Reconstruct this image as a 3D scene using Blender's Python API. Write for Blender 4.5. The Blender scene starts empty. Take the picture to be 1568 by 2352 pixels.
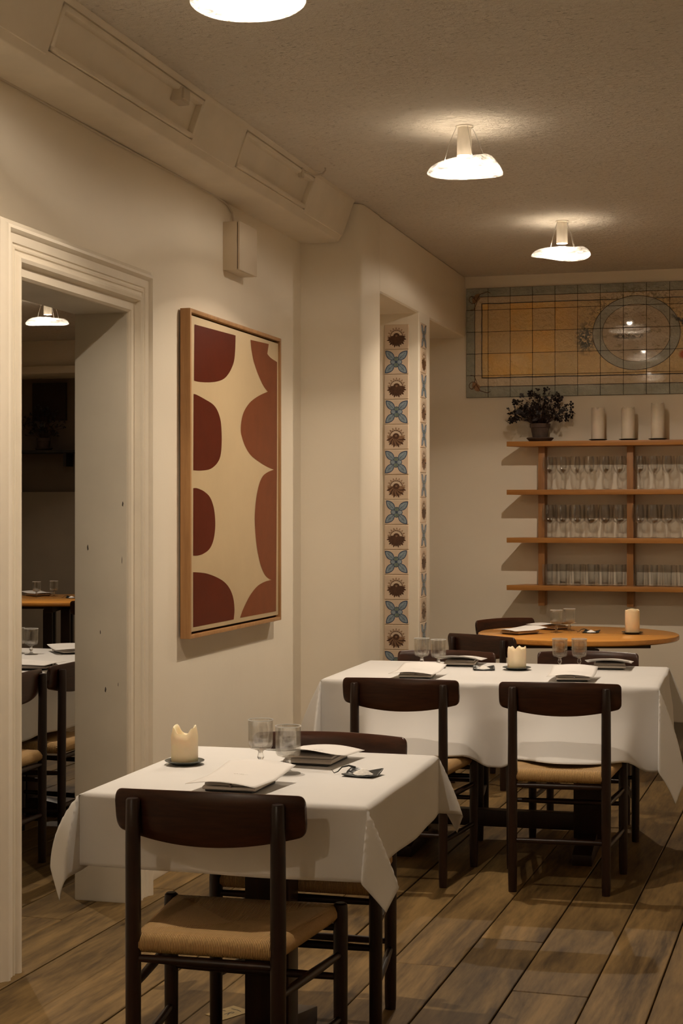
import bpy, bmesh, math, random
from mathutils import Vector, Matrix
random.seed(7)
SC = bpy.context.scene
COL = SC.collection
PI = math.pi
R = math.radians

# ------------------------------------------------------------------ camera, world, exposure
cam = bpy.data.cameras.new('camera')
cam.sensor_fit = 'AUTO'; cam.sensor_width = 36.0
cam.lens = 36.0 * 3700 / 2352
cam.clip_start = 0.05; cam.clip_end = 60
camo = bpy.data.objects.new('camera', cam); COL.objects.link(camo)
camo.location = (0, 0, 1.43)
camo.rotation_euler = (R(90), 0, R(15.6))
SC.camera = camo
w = bpy.data.worlds.new('night'); SC.world = w; w.use_nodes = True
w.node_tree.nodes['Background'].inputs[0].default_value = (0.02, 0.025, 0.04, 1)
w.node_tree.nodes['Background'].inputs[1].default_value = 0.2
SC.view_settings.view_transform = 'Standard'
SC.view_settings.look = 'None'
SC.view_settings.exposure = 0.36
SC.view_settings.gamma = 1.0
SC.view_settings.use_curve_mapping = False
SC.cycles.max_bounces = 12; SC.cycles.diffuse_bounces = 6; SC.cycles.adaptive_threshold = 0.04; SC.cycles.transparent_max_bounces = 14
SC.cycles.use_light_tree = False; SC.cycles.caustics_reflective = False; SC.cycles.caustics_refractive = False
LAMP_SPOT = 158.0          # power of every lamp's spot
LAMP_GLOW = 46.0            # glow of every lamp's frosted glass shade
LAMP_COLOR = (1.0, 0.85, 0.69)
ZC = 3.01                  # ceiling height

# ------------------------------------------------------------------ materials
MATS = {}
def N(nt, t, **kw):
    n = nt.nodes.new(t)
    for k, v in kw.items(): setattr(n, k, v)
    return n
def link(nt, a, b): nt.links.new(a, b)
def base(name):
    m = bpy.data.materials.new(name); m.use_nodes = True
    nt = m.node_tree; b = nt.nodes['Principled BSDF']
    return m, nt, b
def setc(sock, c): sock.default_value = (c[0], c[1], c[2], 1)
def ramp(nt, fac, stops):
    r = N(nt, 'ShaderNodeValToRGB')
    e = r.color_ramp.elements
    while len(e) < len(stops): e.new(0.5)
    for k, (p, c) in enumerate(stops):
        e[k].position = p; e[k].color = (c[0], c[1], c[2], 1)
    link(nt, fac, r.inputs[0]); return r.outputs[0]
def noise(nt, vec, scale, detail=4, rough=0.55, dist=0.0):
    n = N(nt, 'ShaderNodeTexNoise')
    n.inputs['Scale'].default_value = scale; n.inputs['Detail'].default_value = detail
    n.inputs['Roughness'].default_value = rough; n.inputs['Distortion'].default_value = dist
    if vec is not None: link(nt, vec, n.inputs['Vector'])
    return n.outputs['Fac']
def mapping(nt, vec, scale=(1, 1, 1), loc=(0, 0, 0)):
    m = N(nt, 'ShaderNodeMapping'); m.inputs['Scale'].default_value = scale; m.inputs['Location'].default_value = loc
    link(nt, vec, m.inputs['Vector']); return m.outputs[0]
def math_(nt, op, a, b=None, c=None, clamp=False):
    n = N(nt, 'ShaderNodeMath', operation=op); n.use_clamp = clamp
    for k, s in enumerate((a, b, c)):
        if s is None: continue
        if isinstance(s, (int, float)): n.inputs[k].default_value = s
        else: link(nt, s, n.inputs[k])
    return n.outputs[0]
def mixc(nt, fac, a, b, blend='MIX'):
    n = N(nt, 'ShaderNodeMix', data_type='RGBA', blend_type=blend)
    for s, i in ((fac, 0), (a, 6), (b, 7)):
        if isinstance(s, (int, float)): n.inputs[i].default_value = s
        elif isinstance(s, tuple): n.inputs[i].default_value = (s[0], s[1], s[2], 1)
        else: link(nt, s, n.inputs[i])
    return n.outputs[2]
def bump(nt, b, h, strength, dist):
    n = N(nt, 'ShaderNodeBump'); n.inputs['Strength'].default_value = strength; n.inputs['Distance'].default_value = dist
    link(nt, h, n.inputs['Height']); link(nt, n.outputs[0], b.inputs['Normal'])
def objc(nt): return N(nt, 'ShaderNodeTexCoord').outputs['Object']
def plain(name, col, rough=0.5, var=0.12, vs=6.0, bs=None, bst=0.2, bd=0.002, metal=0.0, sss=0.0, spec=0.5, coat=0.0):
    """a painted or solid surface with slight mottling and fine relief"""
    m, nt, b = base(name)
    v = objc(nt); f = noise(nt, v, vs, 4)
    lo = tuple(x * (1 - var) for x in col); hi = tuple(min(1, x * (1 + var)) for x in col)
    link(nt, ramp(nt, f, [(0.3, lo), (0.7, hi)]), b.inputs['Base Color'])
    b.inputs['Roughness'].default_value = rough; b.inputs['Metallic'].default_value = metal
    b.inputs['Specular IOR Level'].default_value = spec
    if coat: b.inputs['Coat Weight'].default_value = coat; b.inputs['Coat Roughness'].default_value = 0.12
    if sss:
        b.inputs['Subsurface Weight'].default_value = sss; b.inputs['Subsurface Radius'].default_value = (1, 0.6, 0.3)
        b.inputs['Subsurface Scale'].default_value = 0.02
    if bs: bump(nt, b, noise(nt, v, bs, 5, 0.6), bst, bd)
    MATS[name] = m; return m
def wood(name, dark, light, axis=1, scale=9.0, rough=0.4, rand=0.0, stretch=14.0, bst=0.12, coat=0.0, spec=0.4):
    m, nt, b = base(name)
    v = objc(nt)
    if rand:
        oi = N(nt, 'ShaderNodeObjectInfo').outputs['Random']
        vv = N(nt, 'ShaderNodeVectorMath', operation='ADD'); link(nt, v, vv.inputs[0])
        cx = N(nt, 'ShaderNodeCombineXYZ'); link(nt, math_(nt, 'MULTIPLY', oi, 37.0), cx.inputs[0]); link(nt, math_(nt, 'MULTIPLY', oi, 91.0), cx.inputs[1])
        link(nt, cx.outputs[0], vv.inputs[1]); v = vv.outputs[0]
    s = [1, 1, 1]; s[axis] = 1.0 / stretch
    g = mapping(nt, v, tuple(s))
    f1 = noise(nt, g, scale, 6, 0.62, 1.2); f2 = noise(nt, g, scale * 9, 3, 0.6)
    f = math_(nt, 'ADD', math_(nt, 'MULTIPLY', f1, 0.72), math_(nt, 'MULTIPLY', f2, 0.28))
    c = ramp(nt, f, [(0.36, dark), (0.64, light)])
    if rand:
        k = math_(nt, 'ADD', math_(nt, 'MULTIPLY', oi, rand), 1 - rand / 2)
        cc = N(nt, 'ShaderNodeVectorMath', operation='SCALE'); link(nt, c, cc.inputs[0]); link(nt, k, cc.inputs['Scale']); c = cc.outputs[0]
    link(nt, c, b.inputs['Base Color']); b.inputs['Roughness'].default_value = rough
    b.inputs['Specular IOR Level'].default_value = spec
    if coat: b.inputs['Coat Weight'].default_value = coat; b.inputs['Coat Roughness'].default_value = 0.15
    bump(nt, b, f, bst, 0.002)
    MATS[name] = m; return m

plain('wall_paint', (0.82, 0.75, 0.625), 0.6, 0.035, 1.3, bs=9, bst=0.25, bd=0.006, spec=0.25)
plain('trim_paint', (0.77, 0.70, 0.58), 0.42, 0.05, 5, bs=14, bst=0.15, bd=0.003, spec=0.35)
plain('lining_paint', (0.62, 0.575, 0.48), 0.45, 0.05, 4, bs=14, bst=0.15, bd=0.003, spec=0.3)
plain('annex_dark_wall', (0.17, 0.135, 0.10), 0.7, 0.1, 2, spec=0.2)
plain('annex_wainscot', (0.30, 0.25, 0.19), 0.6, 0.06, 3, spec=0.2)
def make_ceiling():
    m, nt, b = base('rough_plaster')
    v = objc(nt)
    n1 = noise(nt, mapping(nt, v, (0.8, 1.1, 1)), 42, 5, 0.7, 0.8); n2 = noise(nt, v, 16, 4, 0.6); n3 = noise(nt, v, 2.0, 3)
    vo = N(nt, 'ShaderNodeTexVoronoi'); vo.inputs['Scale'].default_value = 42; link(nt, mapping(nt, v, (0.55, 1.5, 1)), vo.inputs['Vector'])
    pit = ramp(nt, vo.outputs['Distance'], [(0.0, (0, 0, 0)), (0.22, (1, 1, 1))])
    pick = ramp(nt, n2, [(0.50, (1, 1, 1)), (0.56, (0, 0, 0))])     # pits only in patches
    pits = math_(nt, 'MAXIMUM', pit, pick)
    h = math_(nt, 'ADD', math_(nt, 'MULTIPLY', n1, 0.8), math_(nt, 'ADD', math_(nt, 'MULTIPLY', n2, 0.6), math_(nt, 'MULTIPLY', pits, 0.5)))
    col = ramp(nt, n3, [(0.3, (0.86, 0.80, 0.71)), (0.7, (0.91, 0.855, 0.765))])
    link(nt, mixc(nt, math_(nt, 'MULTIPLY', math_(nt, 'SUBTRACT', 1.0, pits), 0.7), col, (0.2, 0.16, 0.11)), b.inputs['Base Color'])  # pits are coloured dark as well, standing in for the shade inside them
    b.inputs['Roughness'].default_value = 0.85; b.inputs['Specular IOR Level'].default_value = 0.15
    bump(nt, b, h, 1.0, 0.028); MATS['rough_plaster'] = m
make_ceiling()
wood('floor_plank', (0.045, 0.026, 0.009), (0.215, 0.135, 0.050), 1, 7, 0.55, rand=0.45, stretch=9, bst=0.25, spec=0.18)
plain('plank_gap', (0.02, 0.014, 0.009), 0.9)
wood('dark_wood', (0.012, 0.0048, 0.0028), (0.028, 0.0105, 0.0058), 2, 14, 0.36, stretch=10, bst=0.06)
wood('dark_wood_rail', (0.020, 0.0068, 0.0036), (0.062, 0.0210, 0.0100), 0, 14, 0.30, stretch=10, bst=0.05)
wood('oak_shelf', (0.32, 0.13, 0.028), (0.47, 0.21, 0.048), 0, 10, 0.42, stretch=12, bst=0.08)
wood('oak_post', (0.26, 0.115, 0.038), (0.38, 0.18, 0.06), 2, 10, 0.45, stretch=12, bst=0.08)
wood('oak_table', (0.54, 0.225, 0.045), (0.74, 0.35, 0.08), 0, 9, 0.24, stretch=12, bst=0.05, coat=0.3)
wood('oak_frame', (0.34, 0.17, 0.065), (0.47, 0.26, 0.11), 2, 16, 0.45, stretch=14, bst=0.08)
wood('brown_wood', (0.10, 0.035, 0.014), (0.17, 0.062, 0.024), 0, 12, 0.30, stretch=10, bst=0.05)
def make_cloth():
    m, nt, b = base('linen')
    v = objc(nt)
    f = noise(nt, v, 3, 3); link(nt, ramp(nt, f, [(0.3, (0.66, 0.655, 0.645)), (0.7, (0.71, 0.70, 0.69))]), b.inputs['Base Color'])
    b.inputs['Roughness'].default_value = 0.75; b.inputs['Sheen Weight'].default_value = 0.15; b.inputs['Specular IOR Level'].default_value = 0.2
    bump(nt, b, noise(nt, v, 5, 2), 0.3, 0.006); MATS['linen'] = m
make_cloth()
def make_cord():
    """paper cord woven from the rails towards the middle: four fields of parallel strands"""
    m, nt, b = base('paper_cord')
    v = objc(nt); sp = N(nt, 'ShaderNodeSeparateXYZ'); link(nt, v, sp.inputs[0])
    x = sp.outputs[0]; y = math_(nt, 'SUBTRACT', sp.outputs[1], 0.195)
    ax = math_(nt, 'DIVIDE', math_(nt, 'ABSOLUTE', x), 0.215); ay = math_(nt, 'DIVIDE', math_(nt, 'ABSOLUTE', y), 0.205)
    side = math_(nt, 'GREATER_THAN', ax, ay)
    c = math_(nt, 'ADD', math_(nt, 'MULTIPLY', side, y), math_(nt, 'MULTIPLY', math_(nt, 'SUBTRACT', 1, side), x))
    s = math_(nt, 'ABSOLUTE', math_(nt, 'SINE', math_(nt, 'MULTIPLY', c, PI / 0.0040)))
    t = noise(nt, v, 170, 2)
    col = ramp(nt, math_(nt, 'MULTIPLY', math_(nt, 'ADD', s, math_(nt, 'MULTIPLY', t, 0.5)), 0.72), [(0.12, (0.22, 0.11, 0.032)), (0.55, (0.52, 0.31, 0.115)), (0.9, (0.62, 0.40, 0.17))])  # grooves between strands get a darker colour, painting in their shade
    link(nt, col, b.inputs['Base Color']); b.inputs['Roughness'].default_value = 0.55
    bump(nt, b, math_(nt, 'ADD', s, math_(nt, 'MULTIPLY', t, 0.4)), 0.8, 0.003); MATS['paper_cord'] = m
make_cord()
def make_glass(name, tint=(0.97, 0.985, 0.97), edge=1.0, rough=0.01, scatter=0.85):
    m = bpy.data.materials.new(name); m.use_nodes = True; nt = m.node_tree; nt.nodes.clear()
    o = N(nt, 'ShaderNodeOutputMaterial'); mx = N(nt, 'ShaderNodeMixShader')
    t = N(nt, 'ShaderNodeBsdfTransparent'); setc(t.inputs[0], tint)
    g = N(nt, 'ShaderNodeBsdfGlossy'); g.inputs['Roughness'].default_value = rough
    lw = N(nt, 'ShaderNodeLayerWeight'); lw.inputs['Blend'].default_value = 0.28
    f = math_(nt, 'ADD', math_(nt, 'MULTIPLY', lw.outputs['Fresnel'], 0.5 * edge), 0.035, clamp=True)
    link(nt, f, mx.inputs[0]); link(nt, t.outputs[0], mx.inputs[1]); link(nt, g.outputs[0], mx.inputs[2])
    # the thick edges of blown glass gather and scatter some light
    d = N(nt, 'ShaderNodeBsdfDiffuse'); setc(d.inputs[0], (0.9, 0.9, 0.88)); tl = N(nt, 'ShaderNodeBsdfTranslucent'); setc(tl.inputs[0], (0.9, 0.9, 0.88))
    dt = N(nt, 'ShaderNodeMixShader'); link(nt, d.outputs[0], dt.inputs[1]); link(nt, tl.outputs[0], dt.inputs[2])
    m2 = N(nt, 'ShaderNodeMixShader'); link(nt, math_(nt, 'MULTIPLY', math_(nt, 'POWER', lw.outputs['Facing'], 3.0), scatter), m2.inputs[0])
    link(nt, mx.outputs[0], m2.inputs[1]); link(nt, dt.outputs[0], m2.inputs[2]); link(nt, m2.outputs[0], o.inputs[0])
    MATS[name] = m
def make_solid_glass(name, see):
    m = bpy.data.materials.new(name); m.use_nodes = True; nt = m.node_tree; nt.nodes.clear()
    o = N(nt, 'ShaderNodeOutputMaterial'); g = N(nt, 'ShaderNodeBsdfGlass'); g.inputs['IOR'].default_value = 1.45; g.inputs['Roughness'].default_value = 0.0
    setc(g.inputs[0], (0.99, 0.99, 0.985))
    t = N(nt, 'ShaderNodeBsdfTransparent'); setc(t.inputs[0], (0.97, 0.97, 0.96)); mx = N(nt, 'ShaderNodeMixShader'); mx.inputs[0].default_value = see
    link(nt, g.outputs[0], mx.inputs[1]); link(nt, t.outputs[0], mx.inputs[2]); link(nt, mx.outputs[0], o.inputs[0]); MATS[name] = m
make_solid_glass('clear_glass', 0.74)
make_solid_glass('stem_glass', 0.45)
def make_rim(name):  # diffuse white stands in for the bright highlight along a glass rim
    m = bpy.data.materials.new(name); m.use_nodes = True; nt = m.node_tree; nt.nodes.clear()
    o = N(nt, 'ShaderNodeOutputMaterial'); d = N(nt, 'ShaderNodeBsdfDiffuse'); setc(d.inputs[0], (0.92, 0.92, 0.9)); t = N(nt, 'ShaderNodeBsdfTranslucent'); setc(t.inputs[0], (0.92, 0.92, 0.9))
    g = N(nt, 'ShaderNodeBsdfGlossy'); g.inputs['Roughness'].default_value = 0.1
    a = N(nt, 'ShaderNodeMixShader'); link(nt, d.outputs[0], a.inputs[1]); link(nt, t.outputs[0], a.inputs[2]); b_ = N(nt, 'ShaderNodeMixShader'); b_.inputs[0].default_value = 0.25
    link(nt, a.outputs[0], b_.inputs[1]); link(nt, g.outputs[0], b_.inputs[2]); link(nt, b_.outputs[0], o.inputs[0]); MATS[name] = m
make_rim('white_rim_highlight')
make_glass('shelf_glass', (0.985, 0.985, 0.98), 0.42, 0.11, 0.0)
def make_shade(name, glow, scat):
    """clouded handmade glass: part of the light passes, part is scattered, and the lit body glows"""
    m = bpy.data.materials.new(name); m.use_nodes = True; nt = m.node_tree; nt.nodes.clear()
    o = N(nt, 'ShaderNodeOutputMaterial'); v = objc(nt)
    f = noise(nt, mapping(nt, v, (1, 1, 2.5)), 16, 4, 0.6, 1.8)
    t = N(nt, 'ShaderNodeBsdfTransparent'); setc(t.inputs[0], (0.98, 0.97, 0.95))
    d = N(nt, 'ShaderNodeBsdfDiffuse'); setc(d.inputs[0], (0.85, 0.83, 0.8))
    tr = N(nt, 'ShaderNodeBsdfTranslucent'); setc(tr.inputs[0], (0.85, 0.83, 0.8))
    dm = N(nt, 'ShaderNodeMixShader'); dm.inputs[0].default_value = 0.5; link(nt, d.outputs[0], dm.inputs[1]); link(nt, tr.outputs[0], dm.inputs[2])
    e = N(nt, 'ShaderNodeEmission'); setc(e.inputs[0], (1.0, 0.81, 0.58))
    sp = N(nt, 'ShaderNodeSeparateXYZ'); link(nt, v, sp.inputs[0])
    r2 = math_(nt, 'SQRT', math_(nt, 'ADD', math_(nt, 'POWER', sp.outputs[0], 2.0), math_(nt, 'POWER', sp.outputs[1], 2.0)))
    core = ramp(nt, math_(nt, 'DIVIDE', r2, 0.17), [(0.2, (1, 1, 1)), (0.55, (0.45, 0.45, 0.45)), (0.92, (0.07, 0.07, 0.07))])
    link(nt, math_(nt, 'MULTIPLY', math_(nt, 'MULTIPLY', core, ramp(nt, f, [(0.38, (0.06,) * 3), (0.6, (1, 1, 1))])), glow), e.inputs[1])
    ad = N(nt, 'ShaderNodeAddShader'); link(nt, dm.outputs[0], ad.inputs[0]); link(nt, e.outputs[0], ad.inputs[1])
    mx = N(nt, 'ShaderNodeMixShader')
    link(nt, ramp(nt, f, [(0.38, (scat * 0.12,) * 3), (0.64, (scat,) * 3)]), mx.inputs[0])
    link(nt, t.outputs[0], mx.inputs[1]); link(nt, ad.outputs[0], mx.inputs[2])
    g = N(nt, 'ShaderNodeBsdfGlossy'); g.inputs['Roughness'].default_value = 0.05
    lw = N(nt, 'ShaderNodeLayerWeight'); lw.inputs['Blend'].default_value = 0.2
    m2 = N(nt, 'ShaderNodeMixShader'); link(nt, math_(nt, 'MULTIPLY', lw.outputs['Fresnel'], 0.6), m2.inputs[0]); link(nt, mx.outputs[0], m2.inputs[1]); link(nt, g.outputs[0], m2.inputs[2])
    link(nt, m2.outputs[0], o.inputs[0]); MATS[name] = m
make_shade('clouded_glass', 8.0, 0.30)
make_shade('clouded_glass_base', LAMP_GLOW, 0.26)
def emit(name, col, s):
    m = bpy.data.materials.new(name); m.use_nodes = True; nt = m.node_tree; nt.nodes.clear()
    o = N(nt, 'ShaderNodeOutputMaterial'); e = N(nt, 'ShaderNodeEmission'); setc(e.inputs[0], col); e.inputs[1].default_value = s
    link(nt, e.outputs[0], o.inputs[0]); MATS[name] = m
emit('bulb', (1.0, 0.82, 0.6), 25.0)
plain('lamp_enamel', (0.80, 0.74, 0.64), 0.35, 0.02)
plain('steel_wire', (0.45, 0.42, 0.38), 0.35, 0.05, metal=0.9)
plain('candle_wax', (0.86, 0.74, 0.52), 0.45, 0.05, 20, sss=0.35)
plain('white_wax', (0.74, 0.66, 0.54), 0.5, 0.05, 20, sss=0.2)
plain('black_iron', (0.020, 0.019, 0.018), 0.5, 0.1, 30)
plain('green_iron', (0.045, 0.05, 0.042), 0.4, 0.1, 30)
plain('black_ceramic', (0.018, 0.020, 0.019), 0.35, 0.2, 30, bs=60, bst=0.2)
plain('salt', (0.88, 0.86, 0.82), 0.7, 0.06, 90, bs=260, bst=1.0, bd=0.004)
plain('menu_paper', (0.74, 0.72, 0.70), 0.6, 0.02, 8, bs=6, bst=0.1)
plain('napkin_cloth', (0.52, 0.46, 0.40), 0.8, 0.05, 20, bs=300, bst=0.3)
plain('brown_leather', (0.05, 0.028, 0.020), 0.5, 0.1, 30)
plain('print_ink', (0.30, 0.28, 0.25), 0.6, 0.0)
plain('steel', (0.62, 0.60, 0.56), 0.22, 0.03, metal=1.0)
plain('cream_canvas', (0.58, 0.45, 0.27), 0.45, 0.04, 5, bs=200, bst=0.05)
plain('oxblood_paint', (0.100, 0.013, 0.0040), 0.40, 0.10, 10, bs=90, bst=0.10, spec=0.2)
plain('rust_paint', (0.195, 0.056, 0.021), 0.45, 0.08, 10, bs=90, bst=0.10, spec=0.2)
plain('frame_gap', (0.03, 0.017, 0.01), 0.8)
plain('tile_glaze', (0.66, 0.53, 0.40), 0.16, 0.08, 9, bs=20, bst=0.15, bd=0.004)
plain('motif_brown', (0.085, 0.040, 0.024), 0.25, 0.25, 60)
plain('motif_tan', (0.26, 0.15, 0.085), 0.25, 0.2, 60)
plain('motif_blue', (0.25, 0.32, 0.38), 0.25, 0.3, 60)
plain('motif_navy', (0.055, 0.085, 0.145), 0.25, 0.2, 60)
plain('motif_green', (0.16, 0.21, 0.18), 0.25, 0.3, 60)
plain('clay_pot', (0.085, 0.055, 0.042), 0.8, 0.15, 30)
plain('dark_leaf', (0.020, 0.014, 0.016), 0.5, 0.3, 40)
plain('dark_stem', (0.045, 0.02, 0.014), 0.6, 0.2)
plain('yellow_card', (0.42, 0.31, 0.13), 0.7, 0.1, 40)
plain('cable_paint', (0.60, 0.53, 0.43), 0.5, 0.02)
plain('box_paint', (0.66, 0.57, 0.44), 0.45, 0.02)
plain('scuff', (0.05, 0.04, 0.03), 0.8)
def make_mural():
    """painted mural on glazed tiles; u runs in tile widths from the left edge, v in tile heights from the bottom"""
    m, nt, b = base('mural_glaze')
    uv = N(nt, 'ShaderNodeTexCoord').outputs['UV']; sp = N(nt, 'ShaderNodeSeparateXYZ'); link(nt, uv, sp.inputs[0])
    u, v = sp.outputs[0], sp.outputs[1]
    wob = math_(nt, 'MULTIPLY', math_(nt, 'SUBTRACT', noise(nt, uv, 1.7, 2), 0.5), 0.04)
    uw = math_(nt, 'ADD', u, wob); vw = math_(nt, 'ADD', v, wob)
    # distance to the panel edge, as nested frames
    eu = math_(nt, 'SUBTRACT', uw, 0.0); et = math_(nt, 'SUBTRACT', 5.0, vw); eb = math_(nt, 'MULTIPLY', vw, 0.80)
    e = math_(nt, 'MINIMUM', eu, math_(nt, 'MINIMUM', et, eb))
    def step(a, lo, hi):
        return math_(nt, 'DIVIDE', math_(nt, 'SUBTRACT', a, lo), hi - lo, clamp=True)
    # the field: ochre squares of differing warmth, cell by cell
    fl = N(nt, 'ShaderNodeVectorMath', operation='FLOOR'); link(nt, uv, fl.inputs[0])
    wn = N(nt, 'ShaderNodeTexWhiteNoise'); wn.noise_dimensions = '3D'; link(nt, fl.outputs[0], wn.inputs['Vector'])
    cell = wn.outputs['Value']
    cloud = noise(nt, uv, 1.3, 4, 0.6)
    field = ramp(nt, math_(nt, 'ADD', math_(nt, 'MULTIPLY', cell, 0.6), math_(nt, 'MULTIPLY', cloud, 0.4)),
                 [(0.15, (0.62, 0.46, 0.24)), (0.45, (0.74, 0.50, 0.20)), (0.7, (0.86, 0.50, 0.13)), (0.95, (0.76, 0.56, 0.23))])
    side = step(u, 3.6, 5.2)                                         # the field pales towards the plate
    field = mixc(nt, math_(nt, 'MULTIPLY', side, 0.75), field, (0.58, 0.43, 0.22))
    cream = (0.62, 0.50, 0.34); grey = ramp(nt, cloud, [(0.3, (0.27, 0.285, 0.24)), (0.7, (0.36, 0.37, 0.305))])
    line = (0.055, 0.035, 0.022)
    c = mixc(nt, step(e, 0.37, 0.39), grey, line)
    c = mixc(nt, step(e, 0.405, 0.42), c, cream)
    c = mixc(nt, step(e, 0.685, 0.70), c, line)
    c = mixc(nt, step(e, 0.73, 0.745), c, field)
    # plate: rings of a flat oval
    dx = math_(nt, 'DIVIDE', math_(nt, 'SUBTRACT', u, 7.56), 1.90); dy = math_(nt, 'DIVIDE', math_(nt, 'SUBTRACT', v, 2.76), 1.66)
    d = math_(nt, 'SQRT', math_(nt, 'ADD', math_(nt, 'POWER', dx, 2.0), math_(nt, 'POWER', dy, 2.0)))
    # a soft wreath of leaves around the plate
    lf = noise(nt, uv, 5.0, 5, 0.7, 1.0)
    up = step(v, 2.0, 3.6)
    ring = math_(nt, 'MULTIPLY', math_(nt, 'MULTIPLY', step(d, 0.95, 1.0), math_(nt, 'SUBTRACT', 1.0, step(d, 1.05, 1.45))), step(lf, 0.5, 0.56))
    c = mixc(nt, math_(nt, 'MULTIPLY', ring, math_(nt, 'ADD', math_(nt, 'MULTIPLY', up, 0.6), 0.15)), c, mixc(nt, cloud, (0.10, 0.085, 0.045), (0.18, 0.13, 0.05)))
    bush = math_(nt, 'SQRT', math_(nt, 'ADD', math_(nt, 'POWER', math_(nt, 'MULTIPLY', math_(nt, 'SUBTRACT', u, 5.35), 1.6), 2.0), math_(nt, 'POWER', math_(nt, 'SUBTRACT', v, 2.55), 2.0)))
    c = mixc(nt, math_(nt, 'MULTIPLY', math_(nt, 'SUBTRACT', 1.0, step(bush, 0.35, 0.85)), step(lf, 0.44, 0.5)), c, (0.06, 0.06, 0.035))
    inner = mixc(nt, cloud, (0.46, 0.37, 0.26), (0.56, 0.44, 0.31))
    fish = math_(nt, 'SQRT', math_(nt, 'ADD', math_(nt, 'POWER', math_(nt, 'DIVIDE', math_(nt, 'SUBTRACT', u, 7.25), 0.75), 2.0), math_(nt, 'POWER', math_(nt, 'DIVIDE', math_(nt, 'ADD', math_(nt, 'SUBTRACT', v, 2.62), math_(nt, 'MULTIPLY', u, -0.0)), 0.16), 2.0)))
    inner = mixc(nt, math_(nt, 'MULTIPLY', math_(nt, 'SUBTRACT', 1.0, step(fish, 0.7, 1.0)), step(lf, 0.42, 0.5)), inner, (0.11, 0.08, 0.045))
    herb = math_(nt, 'MULTIPLY', step(noise(nt, mapping(nt, uv, (1, 2.2, 1)), 3.0, 5, 0.7), 0.56, 0.6), 0.45)
    inner = mixc(nt, herb, inner, (0.15, 0.14, 0.06))
    rim = ramp(nt, cloud, [(0.3, (0.32, 0.32, 0.26)), (0.7, (0.40, 0.39, 0.32))])
    c = mixc(nt, math_(nt, 'SUBTRACT', 1.0, step(d, 1.0, 1.01)), c, line)
    c = mixc(nt, math_(nt, 'SUBTRACT', 1.0, step(d, 0.985, 0.99)), c, rim)
    c = mixc(nt, math_(nt, 'SUBTRACT', 1.0, step(d, 0.78, 0.785)), c, line)
    c = mixc(nt, math_(nt, 'SUBTRACT', 1.0, step(d, 0.77, 0.775)), c, inner)
    # fruit and dark branch at the plate's right
    fr = math_(nt, 'SQRT', math_(nt, 'ADD', math_(nt, 'POWER', math_(nt, 'MULTIPLY', math_(nt, 'SUBTRACT', u, 9.72), 2.6), 2.0), math_(nt, 'POWER', math_(nt, 'MULTIPLY', math_(nt, 'SUBTRACT', v, 1.75), 3.6), 2.0)))
    c = mixc(nt, math_(nt, 'SUBTRACT', 1.0, step(fr, 0.6, 1.0)), c, (0.50, 0.10, 0.025))
    br = math_(nt, 'ABSOLUTE', math_(nt, 'SUBTRACT', math_(nt, 'ADD', v, math_(nt, 'MULTIPLY', u, 0.62)), 9.12))
    br = math_(nt, 'MULTIPLY', math_(nt, 'SUBTRACT', 1.0, step(math_(nt, 'ADD', br, math_(nt, 'MULTIPLY', math_(nt, 'SUBTRACT', lf, 0.5), 0.5)), 0.03, 0.12)), step(u, 9.0, 9.2))
    c = mixc(nt, br, c, (0.03, 0.025, 0.022))
    link(nt, c, b.inputs['Base Color']); b.inputs['Roughness'].default_value = 0.07; b.inputs['Specular IOR Level'].default_value = 1.0; b.inputs['Coat Weight'].default_value = 1.0
    h = math_(nt, 'ADD', math_(nt, 'MULTIPLY', noise(nt, uv, 4.5, 3, 0.6), 1.0), math_(nt, 'MULTIPLY', cell, 0.0))
    bump(nt, b, h, 0.8, 0.02); MATS['mural_glaze'] = m
make_mural()

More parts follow.
